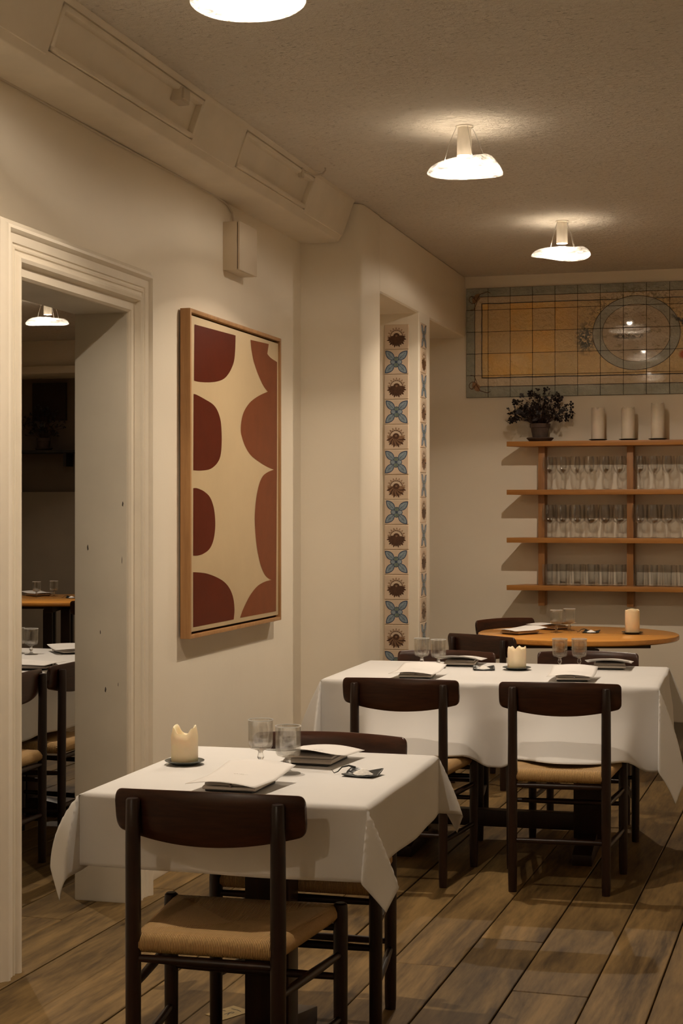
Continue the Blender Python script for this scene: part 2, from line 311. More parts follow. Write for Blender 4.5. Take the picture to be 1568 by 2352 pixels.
# ------------------------------------------------------------------ mesh helpers
class MB:
    """collects simple solids and links them as ONE mesh object"""
    def __init__(self): self.v = []; self.f = []; self.m = []; self.cur = 0
    def add(self, v, f):
        k = len(self.v); self.v += [tuple(p) for p in v]; self.f += [tuple(i + k for i in q) for q in f]; self.m += [self.cur] * len(f)
    def box(self, x0, x1, y0, y1, z0, z1):
        self.add([(x0, y0, z0), (x1, y0, z0), (x1, y1, z0), (x0, y1, z0), (x0, y0, z1), (x1, y0, z1), (x1, y1, z1), (x0, y1, z1)],
                 [(0, 3, 2, 1), (4, 5, 6, 7), (0, 1, 5, 4), (1, 2, 6, 5), (2, 3, 7, 6), (3, 0, 4, 7)])
    def prism(self, pts, a0, a1, ax='z'):
        """polygon extruded along an axis; pts are the two other coordinates in order"""
        def P(p, a):
            return (p[0], p[1], a) if ax == 'z' else ((a, p[0], p[1]) if ax == 'x' else (p[0], a, p[1]))
        n = len(pts)
        self.add([P(p, a0) for p in pts] + [P(p, a1) for p in pts],
                 [tuple(range(n))[::-1], tuple(range(n, 2 * n))] + [(i, (i + 1) % n, n + (i + 1) % n, n + i) for i in range(n)])
    def tube(self, path, r, n=10, cap=True):
        path = [Vector(p) for p in path]
        rs = r if isinstance(r, (list, tuple)) else [r] * len(path)
        v = []; ref = None
        for i, p in enumerate(path):
            d = (path[min(i + 1, len(path) - 1)] - path[max(i - 1, 0)]).normalized()
            if ref is None: ref = Vector((1, 0, 0)) if abs(d.x) < 0.9 else Vector((0, 1, 0))
            a = (ref - d * ref.dot(d)).normalized(); ref = a; c = d.cross(a)
            for k in range(n):
                t = 2 * PI * k / n; v.append(p + (a * math.cos(t) + c * math.sin(t)) * rs[i])
        f = [(i * n + k, i * n + (k + 1) % n, (i + 1) * n + (k + 1) % n, (i + 1) * n + k) for i in range(len(path) - 1) for k in range(n)]
        if cap: f += [tuple(range(n))[::-1], tuple(range((len(path) - 1) * n, len(path) * n))]
        self.add(v, f)
    def lathe(self, prof, n=32, c=(0, 0, 0), close=False):
        v = []; f = []
        for r, z in prof:
            for k in range(n):
                t = 2 * PI * k / n; v.append((c[0] + r * math.cos(t), c[1] + r * math.sin(t), c[2] + z))
        m = len(prof)
        for i in range(m - 1 + (1 if close else 0)):
            j = (i + 1) % m
            for k in range(n): f.append((i * n + k, i * n + (k + 1) % n, j * n + (k + 1) % n, j * n + k))
        if not close:
            if prof[0][0] > 1e-5: f.append(tuple(range(n))[::-1])
            if prof[-1][0] > 1e-5: f.append(tuple(range((m - 1) * n, m * n)))
        self.add(v, f)
    def ribbon(self, pts, w, nrm=(0, 0, 1)):
        pts = [Vector(p) for p in pts]; nn = Vector(nrm); v = []
        for i, p in enumerate(pts):
            d = (pts[min(i + 1, len(pts) - 1)] - pts[max(i - 1, 0)]).normalized(); s = nn.cross(d).normalized() * w / 2
            v += [p - s, p + s]
        self.add(v, [(2 * i, 2 * i + 1, 2 * i + 3, 2 * i + 2) for i in range(len(pts) - 1)])
    def build(self, name, mat, parent=None, smooth=False, bevel=0.0, seg=2, angle=35, weld=False):
        me = bpy.data.meshes.new(name); me.from_pydata(self.v, [], self.f)
        mats = mat if isinstance(mat, (list, tuple)) else [mat]
        for q in mats: me.materials.append(MATS[q])
        if len(mats) > 1:
            for p, i in zip(me.polygons, self.m): p.material_index = i
        bm = bmesh.new(); bm.from_mesh(me)
        if weld: bmesh.ops.remove_doubles(bm, verts=bm.verts, dist=1e-5)
        bmesh.ops.recalc_face_normals(bm, faces=bm.faces)
        if bevel:
            es = [e for e in bm.edges if len(e.link_faces) == 2 and e.calc_face_angle(0) > R(30)]
            bmesh.ops.bevel(bm, geom=es, offset=bevel, segments=seg, profile=0.6, affect='EDGES', clamp_overlap=True)
        bm.to_mesh(me); bm.free()
        if smooth or bevel:
            me.polygons.foreach_set('use_smooth', [True] * len(me.polygons))
            me.set_sharp_from_angle(angle=R(angle))
        o = bpy.data.objects.new(name, me); COL.objects.link(o)
        if parent: o.parent = parent
        return o
def tag(o, label=None, cat=None, group=None, kind=None):
    if label: o['label'] = label
    if cat: o['category'] = cat
    if group: o['group'] = group
    if kind: o['kind'] = kind
    return o
def thing(name, label, cat, loc=(0, 0, 0), rz=0.0, group=None):
    o = bpy.data.objects.new(name, None); COL.objects.link(o); o.empty_display_size = 0.1
    o.location = loc; o.rotation_euler = (0, 0, R(rz)); return tag(o, label, cat, group)
CH = {}
def copy_tree(o, parent=None):
    c = o.copy(); COL.objects.link(c)
    if parent: c.parent = parent
    for ch in [q for q in bpy.data.objects if q.parent == o]: copy_tree(ch, c)
    return c
def place(o, loc, rz, label, group=None):
    o.location = loc; o.rotation_euler = (0, 0, R(rz)); o['label'] = label
    if group: o['group'] = group
    return o

# ------------------------------------------------------------------ the setting
XW, XP, XR = -2.41, -2.11, -2.54      # left wall face, pier face, the annex side of the wall
YB, ZS = 10.661, 2.60
YD0, YD1, ZD = 4.60, 5.455, 2.16      # doorway
def struct(o): return tag(o, kind='structure')

# floor: every board its own piece, running along the room
FA = -1.4
b = MB(); b.box(-7.6, 1.7, -1.2, 14.6, -0.06, -0.012)
floor = struct(b.build('floor', 'plank_gap')); floor.rotation_euler = (0, 0, R(FA))
xs = [-1.137, -0.922, -0.692, -0.503]
while xs[-1] < 1.3: xs.append(xs[-1] + random.uniform(0.19, 0.235))
left = []
while (left[-1] if left else xs[0]) > -7.3: left.append((left[-1] if left else xs[0]) - random.uniform(0.195, 0.235))
xs = left[::-1] + xs
for i in range(len(xs) - 1):
    x0, x1 = xs[i], xs[i + 1]
    ys = [-1.1, random.uniform(0.2, 3.0)]
    if abs(x0 + 1.137) < 0.01: ys = [-1.1, 1.2, 5.31]
    if abs(x0 + 0.503) < 0.01: ys = [-1.1, 2.0, 6.23]
    while ys[-1] < 14.4: ys.append(min(14.5, ys[-1] + random.uniform(2.6, 4.6)))
    for j in range(len(ys) - 1):
        g = 0.0024; h = random.uniform(-0.0015, 0.0015)
        cx, cy = (x0 + x1) / 2, (ys[j] + ys[j + 1]) / 2
        wx, wy = (x1 - x0) / 2 - g, (ys[j + 1] - ys[j]) / 2 - 0.0015
        q = MB(); q.box(-wx, wx, -wy, wy, -0.03, 0.0)
        o = q.build('plank', 'floor_plank', floor, bevel=0.002, seg=1); o.location = (cx, cy, h)

# ceilings
b = MB(); b.box(-2.5, 1.35, -1.0, YB + 0.1, ZC, ZC + 0.1); struct(b.build('ceiling', 'rough_plaster'))
b = MB(); b.box(-7.2, -2.5, 2.2, 14.3, ZC, ZC + 0.1); struct(b.build('ceiling_annex', 'rough_plaster'))
# left wall with the doorway, the pier at its end, the lintel and the tiled post beyond
b = MB()
b.box(XR, XW, -1.0, YD0, 0, ZC); b.box(XR, XW, YD0, YD1, ZD, ZC); b.box(XR, XW, YD1, 7.86, 0, ZC)
wl = struct(b.build('wall_left', 'wall_paint'))
b = MB(); b.prism([(-3.05, 7.86), (XW, 7.86), (XP - 0.035, 7.955), (XP - 0.012, 7.968), (XP, 8.0), (XP, 8.325), (-3.05, 8.325)], 0, ZC)
struct(b.build('wall_pier', 'wall_paint', bevel=0.012, seg=3))
b = MB(); b.box(-2.62, XP, 8.32, YB, ZS, ZC)
struct(b.build('wall_lintel', 'wall_paint', bevel=0.02, seg=3))
b = MB(); b.box(-2.50, XP, 9.253, 9.55, 0, ZS + 0.02)
post = struct(b.build('wall_post', 'wall_paint', bevel=0.012, seg=3))
b = MB(); b.box(-3.05, -2.95, 8.2, YB + 0.1, 0, ZC); b.box(-3.0, -2.55, 8.3, YB, ZS + 0.25, ZC); struct(b.build('wall_recess', 'wall_paint'))
b = MB(); b.box(-3.05, 1.35, YB, YB + 0.12, 0, ZC); struct(b.build('wall_back', 'wall_paint'))
b = MB(); b.box(1.25, 1.4, -1.0, YB + 0.1, 0, ZC); struct(b.build('wall_right', 'wall_paint'))
b = MB(); b.box(-2.54, 1.4, -1.0, -0.85, 0, ZC); struct(b.build('wall_front', 'wall_paint'))
# the room beyond the doorway
b = MB(); b.box(-7.2, XR, 2.1, 2.25, 0, ZC); struct(b.build('wall_annex_front', 'wall_paint'))
b = MB(); b.box(-7.25, -7.1, 2.2, 14.3, 0, ZC); struct(b.build('wall_annex_left', 'wall_paint'))
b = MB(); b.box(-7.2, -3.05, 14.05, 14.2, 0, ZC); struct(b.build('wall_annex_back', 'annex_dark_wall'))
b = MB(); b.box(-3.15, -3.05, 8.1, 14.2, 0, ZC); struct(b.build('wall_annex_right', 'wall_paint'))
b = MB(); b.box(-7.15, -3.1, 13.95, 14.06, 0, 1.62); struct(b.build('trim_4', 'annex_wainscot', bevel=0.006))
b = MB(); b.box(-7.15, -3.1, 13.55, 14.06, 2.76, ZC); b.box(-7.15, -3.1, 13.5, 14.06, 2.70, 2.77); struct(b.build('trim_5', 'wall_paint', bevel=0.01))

# door casing with a moulded profile, mitred round the opening
prof = [(0.0, -0.02), (0.0, 0.080), (0.008, 0.088), (0.038, 0.088), (0.044, 0.097), (0.047, 0.108), (0.058, 0.112), (0.066, 0.106), (0.070, 0.098), (0.080, 0.098), (0.083, 0.103), (0.089, 0.104), (0.092, 0.099), (0.098, 0.099), (0.101, 0.104),
        (0.128, 0.106), (0.132, 0.112), (0.140, 0.118), (0.150, 0.116), (0.156, 0.106), (0.168, 0.098), (0.172, 0.086), (0.172, -0.02)]
b = MB(); n = len(prof); loops = []
for k in range(4):
    L = []
    for wd, dp in prof:
        if k == 0: L.append((XW + dp, YD0 - wd, 0.0))
        if k == 1: L.append((XW + dp, YD0 - wd, ZD + wd))
        if k == 2: L.append((XW + dp, YD1 + wd, ZD + wd))
        if k == 3: L.append((XW + dp, YD1 + wd, 0.0))
    loops += L
b.add(loops, [(k * n + i, k * n + i + 1, (k + 1) * n + i + 1, (k + 1) * n + i) for k in range(3) for i in range(n - 1)] + [tuple(range(n)), tuple(range(3 * n, 4 * n))])
casing = struct(b.build('trim_1', 'trim_paint', smooth=True, angle=28))
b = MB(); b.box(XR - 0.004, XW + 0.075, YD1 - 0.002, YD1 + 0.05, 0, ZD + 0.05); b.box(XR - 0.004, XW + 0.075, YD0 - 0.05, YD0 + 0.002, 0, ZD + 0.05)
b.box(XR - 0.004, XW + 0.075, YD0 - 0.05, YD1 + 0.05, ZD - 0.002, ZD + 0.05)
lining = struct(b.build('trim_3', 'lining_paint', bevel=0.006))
for k, (x, z, s) in enumerate(((-2.352, 1.46, 0.012), (-2.355, 1.255, 0.018), (-2.49, 1.30, 0.014), (-2.44, 0.99, 0.010), (-2.37, 0.80, 0.010), (-2.42, 0.78, 0.013))):
    q = MB(); a = k * 1.3
    q.add([(x + s * c1 * math.cos(a) * 0.4, YD1 - 0.0024, z + s * c2) for c1, c2 in ((-0.6, -0.5), (0.3, -0.9), (0.7, 0.1), (0.2, 0.8), (-0.3, 0.4))], [(0, 1, 2, 3, 4)])
    q.build('paint_chip', 'scuff', lining)
# skirting boards
def skirting(name, pts, y0, y1):
    q = MB(); q.prism(pts, y0, y1, 'y'); struct(q.build(name, 'trim_paint', bevel=0.004))
sk = [(XW - 0.01, 0), (XW + 0.03, 0), (XW + 0.03, 0.10), (XW + 0.022, 0.115), (XW + 0.024, 0.135), (XW + 0.010, 0.15), (XW - 0.01, 0.15)]
skirting('baseboard_left', sk, -0.85, YD0 - 0.172); skirting('baseboard_left_far', sk, YD1 + 0.172, 7.87)
b = MB(); b.box(-3.0, 1.25, YB - 0.022, YB + 0.01, 0, 0.14); struct(b.build('baseboard_back', 'trim_paint', bevel=0.005))

# boxed beam along the wall head, with sunk panels on its face
def face_x(z): return -2.205 + (z - 2.80) * 0.36
b = MB()
core = [(XW - 0.02, 2.80), (-2.235, 2.80), (-2.215, 2.806), (-2.207, 2.82), (face_x(2.84), 2.842), (face_x(2.845) - 0.02, 2.852), (face_x(2.985) - 0.02, 2.985), (face_x(2.99), 2.99), (face_x(ZC) + 0.004, ZC), (XW - 0.02, ZC)]
b.prism(core, -0.85, 7.88, 'y')
beam = struct(b.build('trim_2', 'trim_paint', bevel=0.004, seg=2))
for y0, y1 in ((-0.85, 4.51), (5.737, 6.227), (7.20, 7.88)):
    q = MB(); q.prism([(-2.30, 2.83), (face_x(2.83) + 0.001, 2.83), (face_x(ZC) + 0.001, ZC), (-2.30, ZC)], y0, y1, 'y')
    q.build('panel_stile', 'trim_paint', beam, bevel=0.008, seg=2)
for y0, y1 in ((4.51, 5.737), (6.227, 7.20)):
    for za, zb_, ya, yb in ((2.846, 2.862, y0, y1), (2.968, 2.984, y0, y1), (2.846, 2.984, y0, y0 + 0.022), (2.846, 2.984, y1 - 0.022, y1)):
        q = MB(); q.prism([(face_x(za) - 0.03, za), (face_x(za) + 0.004, za), (face_x(zb_) + 0.004, zb_), (face_x(zb_) - 0.03, zb_)], ya, yb, 'y')
        q.build('panel_moulding', 'trim_paint', beam, bevel=0.005, seg=2)
q = MB(); q.tube([(XW + 0.006, y, 2.797 + 0.003 * math.sin(y * 3.1)) for y in [3.0 + 0.12 * k for k in range(31)]] + [(XW + 0.006, 6.74, 2.79), (XW + 0.008, 6.79, 2.765), (XW + 0.012, 6.80, 2.72)], 0.0045, 8)
tag(q.build('cable', 'cable_paint', smooth=True), 'thin white cable running under the boxed beam to the wall box', 'cable')
q = MB(); q.tube([(-2.150, 7.0, 2.985), (-2.13, 7.03, 2.978), (-2.10, 7.08, 2.974), (-2.075, 7.11, 2.985), (-2.062, 7.11, 3.0), (-2.06, 7.10, 3.01)], 0.004, 8)
q.box(-2.155, -2.135, 6.985, 7.015, 2.95, 2.995)
tag(q.build('cable_clip', 'cable_paint', smooth=True), 'short bent wire and clip at the end of the beam panel', 'clip')
bx = thing('junction_box', 'tiny white junction box inside the long sunk beam panel', 'box', (-2.158, 5.525, 2.958))
q = MB(); q.box(-0.02, 0.022, -0.045, 0.045, -0.03, 0.026); q.build('body', 'cable_paint', bx, bevel=0.004)
q = MB(); q.box(0.02, 0.03, -0.03, 0.03, -0.02, 0.018); q.build('cover', 'cable_paint', bx, bevel=0.003)
sp = thing('wall_box', 'pale rectangular box mounted high on the wall above the abstract painting', 'wall box', (XW, 6.81, 2.60))
q = MB(); q.box(0.0, 0.066, -0.12, 0.12, -0.105, 0.108); q.build('housing', 'box_paint', sp, bevel=0.002)
q = MB(); q.box(0.069, 0.078, -0.12, 0.12, -0.105, 0.108); q.build('front_cover', 'box_paint', sp, bevel=0.002)
q = MB(); q.box(0.06, 0.072, -0.115, 0.115, -0.10, 0.103); q.build('seam', 'frame_gap', sp)

# ------------------------------------------------------------------ painted tiles on the post
def leaf(c, ang, L, W, nseg=8, tip=0.75):
    pts = []
    for k in range(nseg + 1):
        t = k / nseg; wd = W * math.sin(PI * t ** tip) ** 0.8 if 0 < t < 1 else 0; pts.append((t * L, wd))
    out = pts + [(x, -y) for x, y in pts[-2:0:-1]]
    ca, sa = math.cos(ang), math.sin(ang)
    return [(c[0] + x * ca - y * sa, c[1] + x * sa + y * ca) for x, y in out]
def motif_rosette(dark):
    m = MB(); h = 0.0
    def poly(p, k, h): m.cur = k; m.add([(x, -h, z) for x, z in p], [tuple(range(len(p)))])
    for k in range(13):
        a = PI + (k / 12) * PI; L = 0.056 + 0.006 * (k % 2)
        poly(leaf((0, -0.004), a, L, 0.0105, 6, 0.8), 0 if k % 2 or dark else 1, 0.0002 + 0.00003 * k)
    for k in range(9):
        a = 0.12 + k / 8 * (PI - 0.24)
        ca, sa = math.cos(a), math.sin(a)
        for s in (-0.16, 0.16):
            p0 = Vector((0.036 * math.cos(a + s), 0, 0.036 * math.sin(a + s))); p1 = Vector((0.055 * ca, 0, 0.055 * sa))
            m.cur = 1; m.ribbon([p0 + Vector((0, -0.0004, 0)), p1 + Vector((0, -0.0004, 0))], 0.0028, (0, 1, 0))
    arc = [(0.037 * math.cos(t), -0.0005, 0.037 * math.sin(t)) for t in [PI * k / 12 for k in range(13)]]
    m.cur = 0; m.ribbon(arc, 0.0032, (0, 1, 0))
    poly([(0.020 * math.cos(2 * PI * k / 14), 0.004 + 0.018 * math.sin(2 * PI * k / 14)) for k in range(14)], 0, 0.0007)
    poly([(0.007 * math.cos(2 * PI * k / 8), 0.005 + 0.006 * math.sin(2 * PI * k / 8)) for k in range(8)], 1, 0.0009)
    return m
def motif_leaves():
    m = MB()
    def poly(p, k, h): m.cur = k; m.add([(x, -h, z) for x, z in p], [tuple(range(len(p)))])
    for k in range(4):
        a = PI / 4 + k * PI / 2
        c = (0.016 * math.cos(a), 0.016 * math.sin(a))
        poly(leaf(c, a, 0.079, 0.0215, 9, 0.9), 1, 0.0002)
        poly(leaf((c[0] * 1.3, c[1] * 1.3), a, 0.066, 0.0165, 9, 0.9), 0, 0.0004)
        m.cur = 1; m.ribbon([(c[0], -0.0006, c[1]), (c[0] + 0.055 * math.cos(a), -0.0006, c[1] + 0.055 * math.sin(a))], 0.0024, (0, 1, 0))
    for k in range(4):
        a = k * PI / 2
        c = (0.020 * math.cos(a), 0.017 * math.sin(a))
        poly([(c[0] + 0.017 * math.cos(t), c[1] + 0.015 * math.sin(t)) for t in [2 * PI * q / 12 for q in range(12)]], 1, 0.0008 + k * 1e-5)
        poly([(c[0] + 0.0135 * math.cos(t), c[1] + 0.0115 * math.sin(t)) for t in [2 * PI * q / 12 for q in range(12)]], 2 if k % 2 else 0, 0.0010 + k * 1e-5)
    poly([(0.008 * math.cos(t), 0.008 * math.sin(t)) for t in [2 * PI * q / 10 for q in range(10)]], 1, 0.0013)
    return m
TS = 0.1478
tm = MB(); tm.box(-0.0735, 0.0735, 0, 0.010, -0.0728, 0.0728)
tile0 = tm.build('tile', 'tile_glaze', post, bevel=0.003, seg=1)
mA = motif_rosette(True).build('flower_motif', ['motif_brown', 'motif_tan'], tile0)
mB = motif_leaves().build('leaf_motif', ['motif_blue', 'motif_navy', 'motif_green'], tile0)
mC = motif_rosette(False).build('flower_motif', ['motif_brown', 'motif_tan'], tile0)
tile_me, motifs = tile0.data, [mA.data, mB.data, mC.data]
for o in (mA, mB, mC, tile0): bpy.data.objects.remove(o)
kinds = [0, 1, 0, 1, 2, 1, 2, 1, 0, 1, 0, 1, 2, 1, 0, 1, 2]
for side in (0, 1):
    for k in range(17):
        zc = 2.538 - TS * (k + 0.5) + (0.0 if side == 0 else 0.012)
        kk = kinds[k] if side == 0 else kinds[(k + 1) % 16]
        t = bpy.data.objects.new('tile', tile_me); COL.objects.link(t); t.parent = post
        if side == 0: t.location = (-2.2455 + random.uniform(-.001, .001), 9.2465 + random.uniform(-.0008, .0008), zc)
        else: t.location = (XP + 0.0065, 9.353, zc); t.rotation_euler = (0, 0, PI / 2)
        mo = bpy.data.objects.new('leaf_motif' if kk == 1 else 'flower_motif', motifs[kk]); COL.objects.link(mo); mo.parent = t
        mo.location = (random.uniform(-.002, .002), -0.0002, random.uniform(-.002, .002)); mo.rotation_euler = (0, random.uniform(-.05, .05), 0)

# ------------------------------------------------------------------ tile mural on the back wall
TW, TH = 0.1492, 0.1464
mu = thing('tile_mural', 'wide glazed tile mural of an oval plate on an ochre ground, above the shelves', 'tile mural', (-2.104, YB - 0.0005, 2.197))
for c in range(17):
    for r in range(5):
        q = MB(); g = 0.0013
        q.box(c * TW + g, (c + 1) * TW - g, -0.012 + random.uniform(-.0006, .0006), 0.0, r * TH + g, (r + 1) * TH - g)
        o = q.build('tile', 'mural_glaze', mu, bevel=0.0018, seg=1)
        uv = o.data.uv_layers.new(name='UVMap')
        for lp in o.data.loops:
            p = o.data.vertices[lp.vertex_index].co; uv.data[lp.index].uv = (p.x / TW, p.z / TH)
q = MB(); q.box(0, 17 * TW, -0.006, 0.0, 0, 5 * TH); q.build('grout', 'plank_gap', mu)
def scroll(cx, cz, sx, sz):
    q = MB(); q.cur = 0
    pts = [(cx + sx * (0.012 + 0.004 * t) * math.cos(t), -0.0135, cz + sz * (0.012 + 0.004 * t) * math.sin(t)) for t in [0.5 * k for k in range(12)]]
    q.ribbon(pts, 0.004, (0, 1, 0))
    q.ribbon([(cx + sx * 0.02, -0.0136, cz - sz * 0.02), (cx + sx * 0.05, -0.0136, cz + sz * 0.03), (cx + sx * 0.10, -0.0136, cz + sz * 0.045), (cx + sx * 0.12, -0.0136, cz + sz * 0.035)], 0.0045, (0, 1, 0))
    q.ribbon([(cx - sx * 0.01, -0.0137, cz + sz * 0.02), (cx + sx * 0.03, -0.0137, cz - sz * 0.02), (cx + sx * 0.01, -0.0137, cz - sz * 0.07), (cx - sx * 0.015, -0.0137, cz - sz * 0.075)], 0.0045, (0, 1, 0))
    q.cur = 1; q.add([(cx + sx * x, -0.0134, cz + sz * z) for x, z in ((0.0, -0.03), (0.03, -0.02), (0.05, 0.0), (0.045, 0.035), (0.02, 0.03), (-0.005, 0.0))], [(0, 1, 2, 3, 4, 5)])
    q.build('painted_scroll', ['motif_brown', 'motif_tan'], mu)
scroll(0.045, 5 * TH - 0.07, 1, 1); scroll(0.045, 0.075, 1, -1)

# ------------------------------------------------------------------ abstract painting
PX = -2.365
pa = thing('abstract_painting', 'tall framed abstract painting of oxblood and rust lobes on cream', 'painting', (0, 0, 0))
L1 = [(6.22, 2.202), (6.729, 2.21), (6.724, 2.149), (6.708, 2.095), (6.665, 2.052), (6.598, 2.014), (6.514, 1.992), (6.404, 1.978), (6.28, 1.97), (6.215, 1.97)]
L2 = [(6.211, 1.915), (6.246, 1.914), (6.35, 1.901), (6.44, 1.887), (6.495, 1.864), (6.532, 1.828), (6.547, 1.781), (6.549, 1.73), (6.54, 1.685), (6.514, 1.652), (6.458, 1.625), (6.386, 1.609), (6.28, 1.602), (6.207, 1.602)]
L3 = [(6.207, 1.528), (6.254, 1.528), (6.333, 1.516), (6.404, 1.492), (6.449, 1.449), (6.467, 1.398), (6.464, 1.348), (6.44, 1.304), (6.395, 1.273), (6.324, 1.256), (6.254, 1.25), (6.205, 1.251)]
L4 = [(6.205, 1.183), (6.28, 1.179), (6.368, 1.171), (6.477, 1.153), (6.579, 1.128), (6.655, 1.093), (6.7, 1.048), (6.714, 0.999), (6.704, 0.957), (6.458, 0.957), (6.205, 0.957)]
RR = [(6.934, 2.212), (7.198, 2.219), (7.176, 2.171), (7.227, 2.157), (7.325, 2.146), (7.323, 1.642), (7.309, 0.957), (6.789, 0.959), (6.823, 0.989), (6.874, 1.023), (6.936, 1.056), (7.031, 1.089), (7.139, 1.105), (7.239, 1.109), (7.161, 1.128), (7.095, 1.169), (7.048, 1.225), (7.014, 1.294), (6.995, 1.375), (6.997, 1.43), (7.014, 1.491), (7.052, 1.553), (7.106, 1.595), (7.183, 1.617), (7.277, 1.631), (7.183, 1.641), (7.052, 1.662), (6.936, 1.689), (6.864, 1.723), (6.819, 1.761), (6.799, 1.793), (6.813, 1.847), (6.854, 1.889), (6.936, 1.931), (7.052, 1.966), (7.183, 1.994), (7.117, 2.018), (7.041, 2.064), (6.978, 2.119), (6.946, 2.17)]
def catmull(p, corners):
    out = []; n = len(p)
    for i in range(n):
        a, b_, c, d = p[i - 1], p[i], p[(i + 1) % n], p[(i + 2) % n]
        if i in corners: a = b_
        if (i + 1) % n in corners: d = c
        for k in range(4):
            t = k / 4
            out.append(tuple(0.5 * (2 * b_[j] + (c[j] - a[j]) * t + (2 * a[j] - 5 * b_[j] + 4 * c[j] - d[j]) * t * t + (3 * b_[j] - a[j] - 3 * c[j] + d[j]) * t ** 3) for j in (0, 1)))
    return out
FY0, FY1, FZ0, FZ1 = 6.155, 7.372, 0.912, 2.262
q = MB()
for (a0, a1, c0, c1) in ((FY0, FY0 + 0.016, FZ0, FZ1), (FY1 - 0.016, FY1, FZ0, FZ1), (FY0 + 0.0162, FY1 - 0.0162, FZ0, FZ0 + 0.016), (FY0 + 0.0162, FY1 - 0.0162, FZ1 - 0.016, FZ1)):
    q.box(-2.402, -2.358, a0, a1, c0, c1)
q.build('frame', 'oak_frame', pa, bevel=0.0015)
q = MB(); q.box(-2.404, -2.392, FY0 + 0.01, FY1 - 0.01, FZ0 + 0.01, FZ1 - 0.01); q.build('backing', 'frame_gap', pa)
q = MB(); q.box(-2.398, PX, FY0 + 0.026, FY1 - 0.026, FZ0 + 0.026, FZ1 - 0.026); cv = q.build('canvas', 'cream_canvas', pa, bevel=0.003)
for P, cor, mt in ((L1, {0, 1, 9}, 'oxblood_paint'), (L2, {0, 13}, 'oxblood_paint'), (L3, {0, 11}, 'oxblood_paint'), (L4, {0, 8, 9, 10}, 'oxblood_paint'), (RR, {0, 1, 2, 4, 5, 6, 7, 13, 24, 35}, 'rust_paint')):
    P2 = catmull(P, cor); q = MB()
    q.add([(PX + 0.0008, y, z) for y, z in P2], [tuple(range(len(P2)))]); q.build('painted_lobe', mt, cv)

# ------------------------------------------------------------------ lamps
def lamp(loc, label, seed, hump, rot=0.0, rad=0.16, first=[None]):
    rnd = random.Random(seed)
    t = thing('ceiling_lamp', label, 'lamp', (loc[0], loc[1], ZC), rot, 'cloud glass ceiling lamps')
    q = MB(); q.lathe([(0.0, 0.0), (0.036, 0.0), (0.036, -0.004), (0.031, -0.006), (0.0, -0.006)], 28); cn = q.build('canopy', 'lamp_enamel', t, smooth=True)
    q = MB(); q.lathe([(0.027, -0.004), (0.0295, -0.06), (0.031, -0.122), (0.029, -0.122), (0.027, -0.10), (0.025, -0.004)], 32, close=True); tb = q.build('tube', 'lamp_enamel', t, smooth=True)
    q = MB(); q.lathe([(0.0, -0.116), (0.0285, -0.116)], 24); q.build('bulb', 'bulb', tb)
    ph = [rnd.uniform(0, 6.28) for _ in range(6)]
    nr, na = 16, 56; v = []; f = []; f2 = []
    def hgt(r, a):
        s = r / rad
        dome = 0.034 * max(0.0, 1 - s ** 6.0) ** 0.75 * (0.45 + 0.55 * min(1, s * 1.35) ** 2)
        wv = 0.0045 * math.sin(2 * a + ph[0]) * s + 0.003 * math.sin(3 * a + ph[1]) * s
        hm = hump * math.exp(-((s - 0.62) / 0.28) ** 2) * max(0, math.cos(a - 0.1)) ** 2
        return dome + wv + hm
    def rr(i, a): return (i / nr) * rad * (1 + 0.05 * math.sin(2 * a + ph[2]) + 0.04 * math.sin(3 * a + ph[3]))
    def under(s, a): return -0.005 - 0.006 * (1 - s * s) + 0.0045 * math.sin(2 * a + ph[0]) * s + 0.003 * math.sin(3 * a + ph[1]) * s
    zb = -0.184
    for i in range(nr + 1):
        for k in range(na):
            a = 2 * PI * k / na; r = rr(i, a); v.append((r * math.cos(a), r * math.sin(a), zb + hgt(rad * i / nr, a)))
    for i in range(nr + 1):
        for k in range(na):
            a = 2 * PI * k / na; r = rr(i, a) * (1.0 if i < nr else 1.0); s = i / nr
            v.append((r * math.cos(a), r * math.sin(a), zb + under(s, a)))
    m = (nr + 1) * na
    for i in range(nr):
        for k in range(na):
            f.append((i * na + k, i * na + (k + 1) % na, (i + 1) * na + (k + 1) % na, (i + 1) * na + k))
            f2.append((m + i * na + k, m + (i + 1) * na + k, m + (i + 1) * na + (k + 1) % na, m + i * na + (k + 1) % na))
    for k in range(na): f.append((nr * na + k, nr * na + (k + 1) % na, m + nr * na + (k + 1) % na, m + nr * na + k))
    q = MB(); q.add(v, f); q.f += f2; q.m += [1] * len(f2)
    q.build('glass_shade', ['clouded_glass', 'clouded_glass_base'], t, smooth=True, angle=80, weld=True)
    for a in (0.4, 2.1, 3.6, 5.3):
        q = MB(); r1 = 0.088; ca, sa = math.cos(a), math.sin(a)
        q.tube([(0.033 * ca, 0.033 * sa, -0.004), (0.045 * ca, 0.045 * sa, -0.03), (0.066 * ca, 0.066 * sa, -0.08), (r1 * ca, r1 * sa, zb + hgt(r1, a) - 0.002)], 0.0011, 6)
        q.build('wire', 'steel_wire', t, smooth=True)
    q = MB(); q.lathe([(0.0, -0.012), (0.004, -0.010), (0.004, 0.0), (0.0, 0.0)], 10, c=(0.034, 0, -0.002)); q.build('hook', 'steel', cn, smooth=True)
    ld = bpy.data.lights.new('lamp_spot', 'SPOT'); ld.energy = LAMP_SPOT; ld.color = LAMP_COLOR; ld.spot_size = R(172); ld.spot_blend = 0.85; ld.shadow_soft_size = 0.018
    lo = bpy.data.objects.new('lamp_spot', ld); COL.objects.link(lo); lo.parent = t; lo.location = (0, 0, -0.119)
    return t
lamp((-1.434, 4.19), 'cloud glass ceiling lamp cut by the top edge, above the square table', 3, 0.012, 20, 0.152)
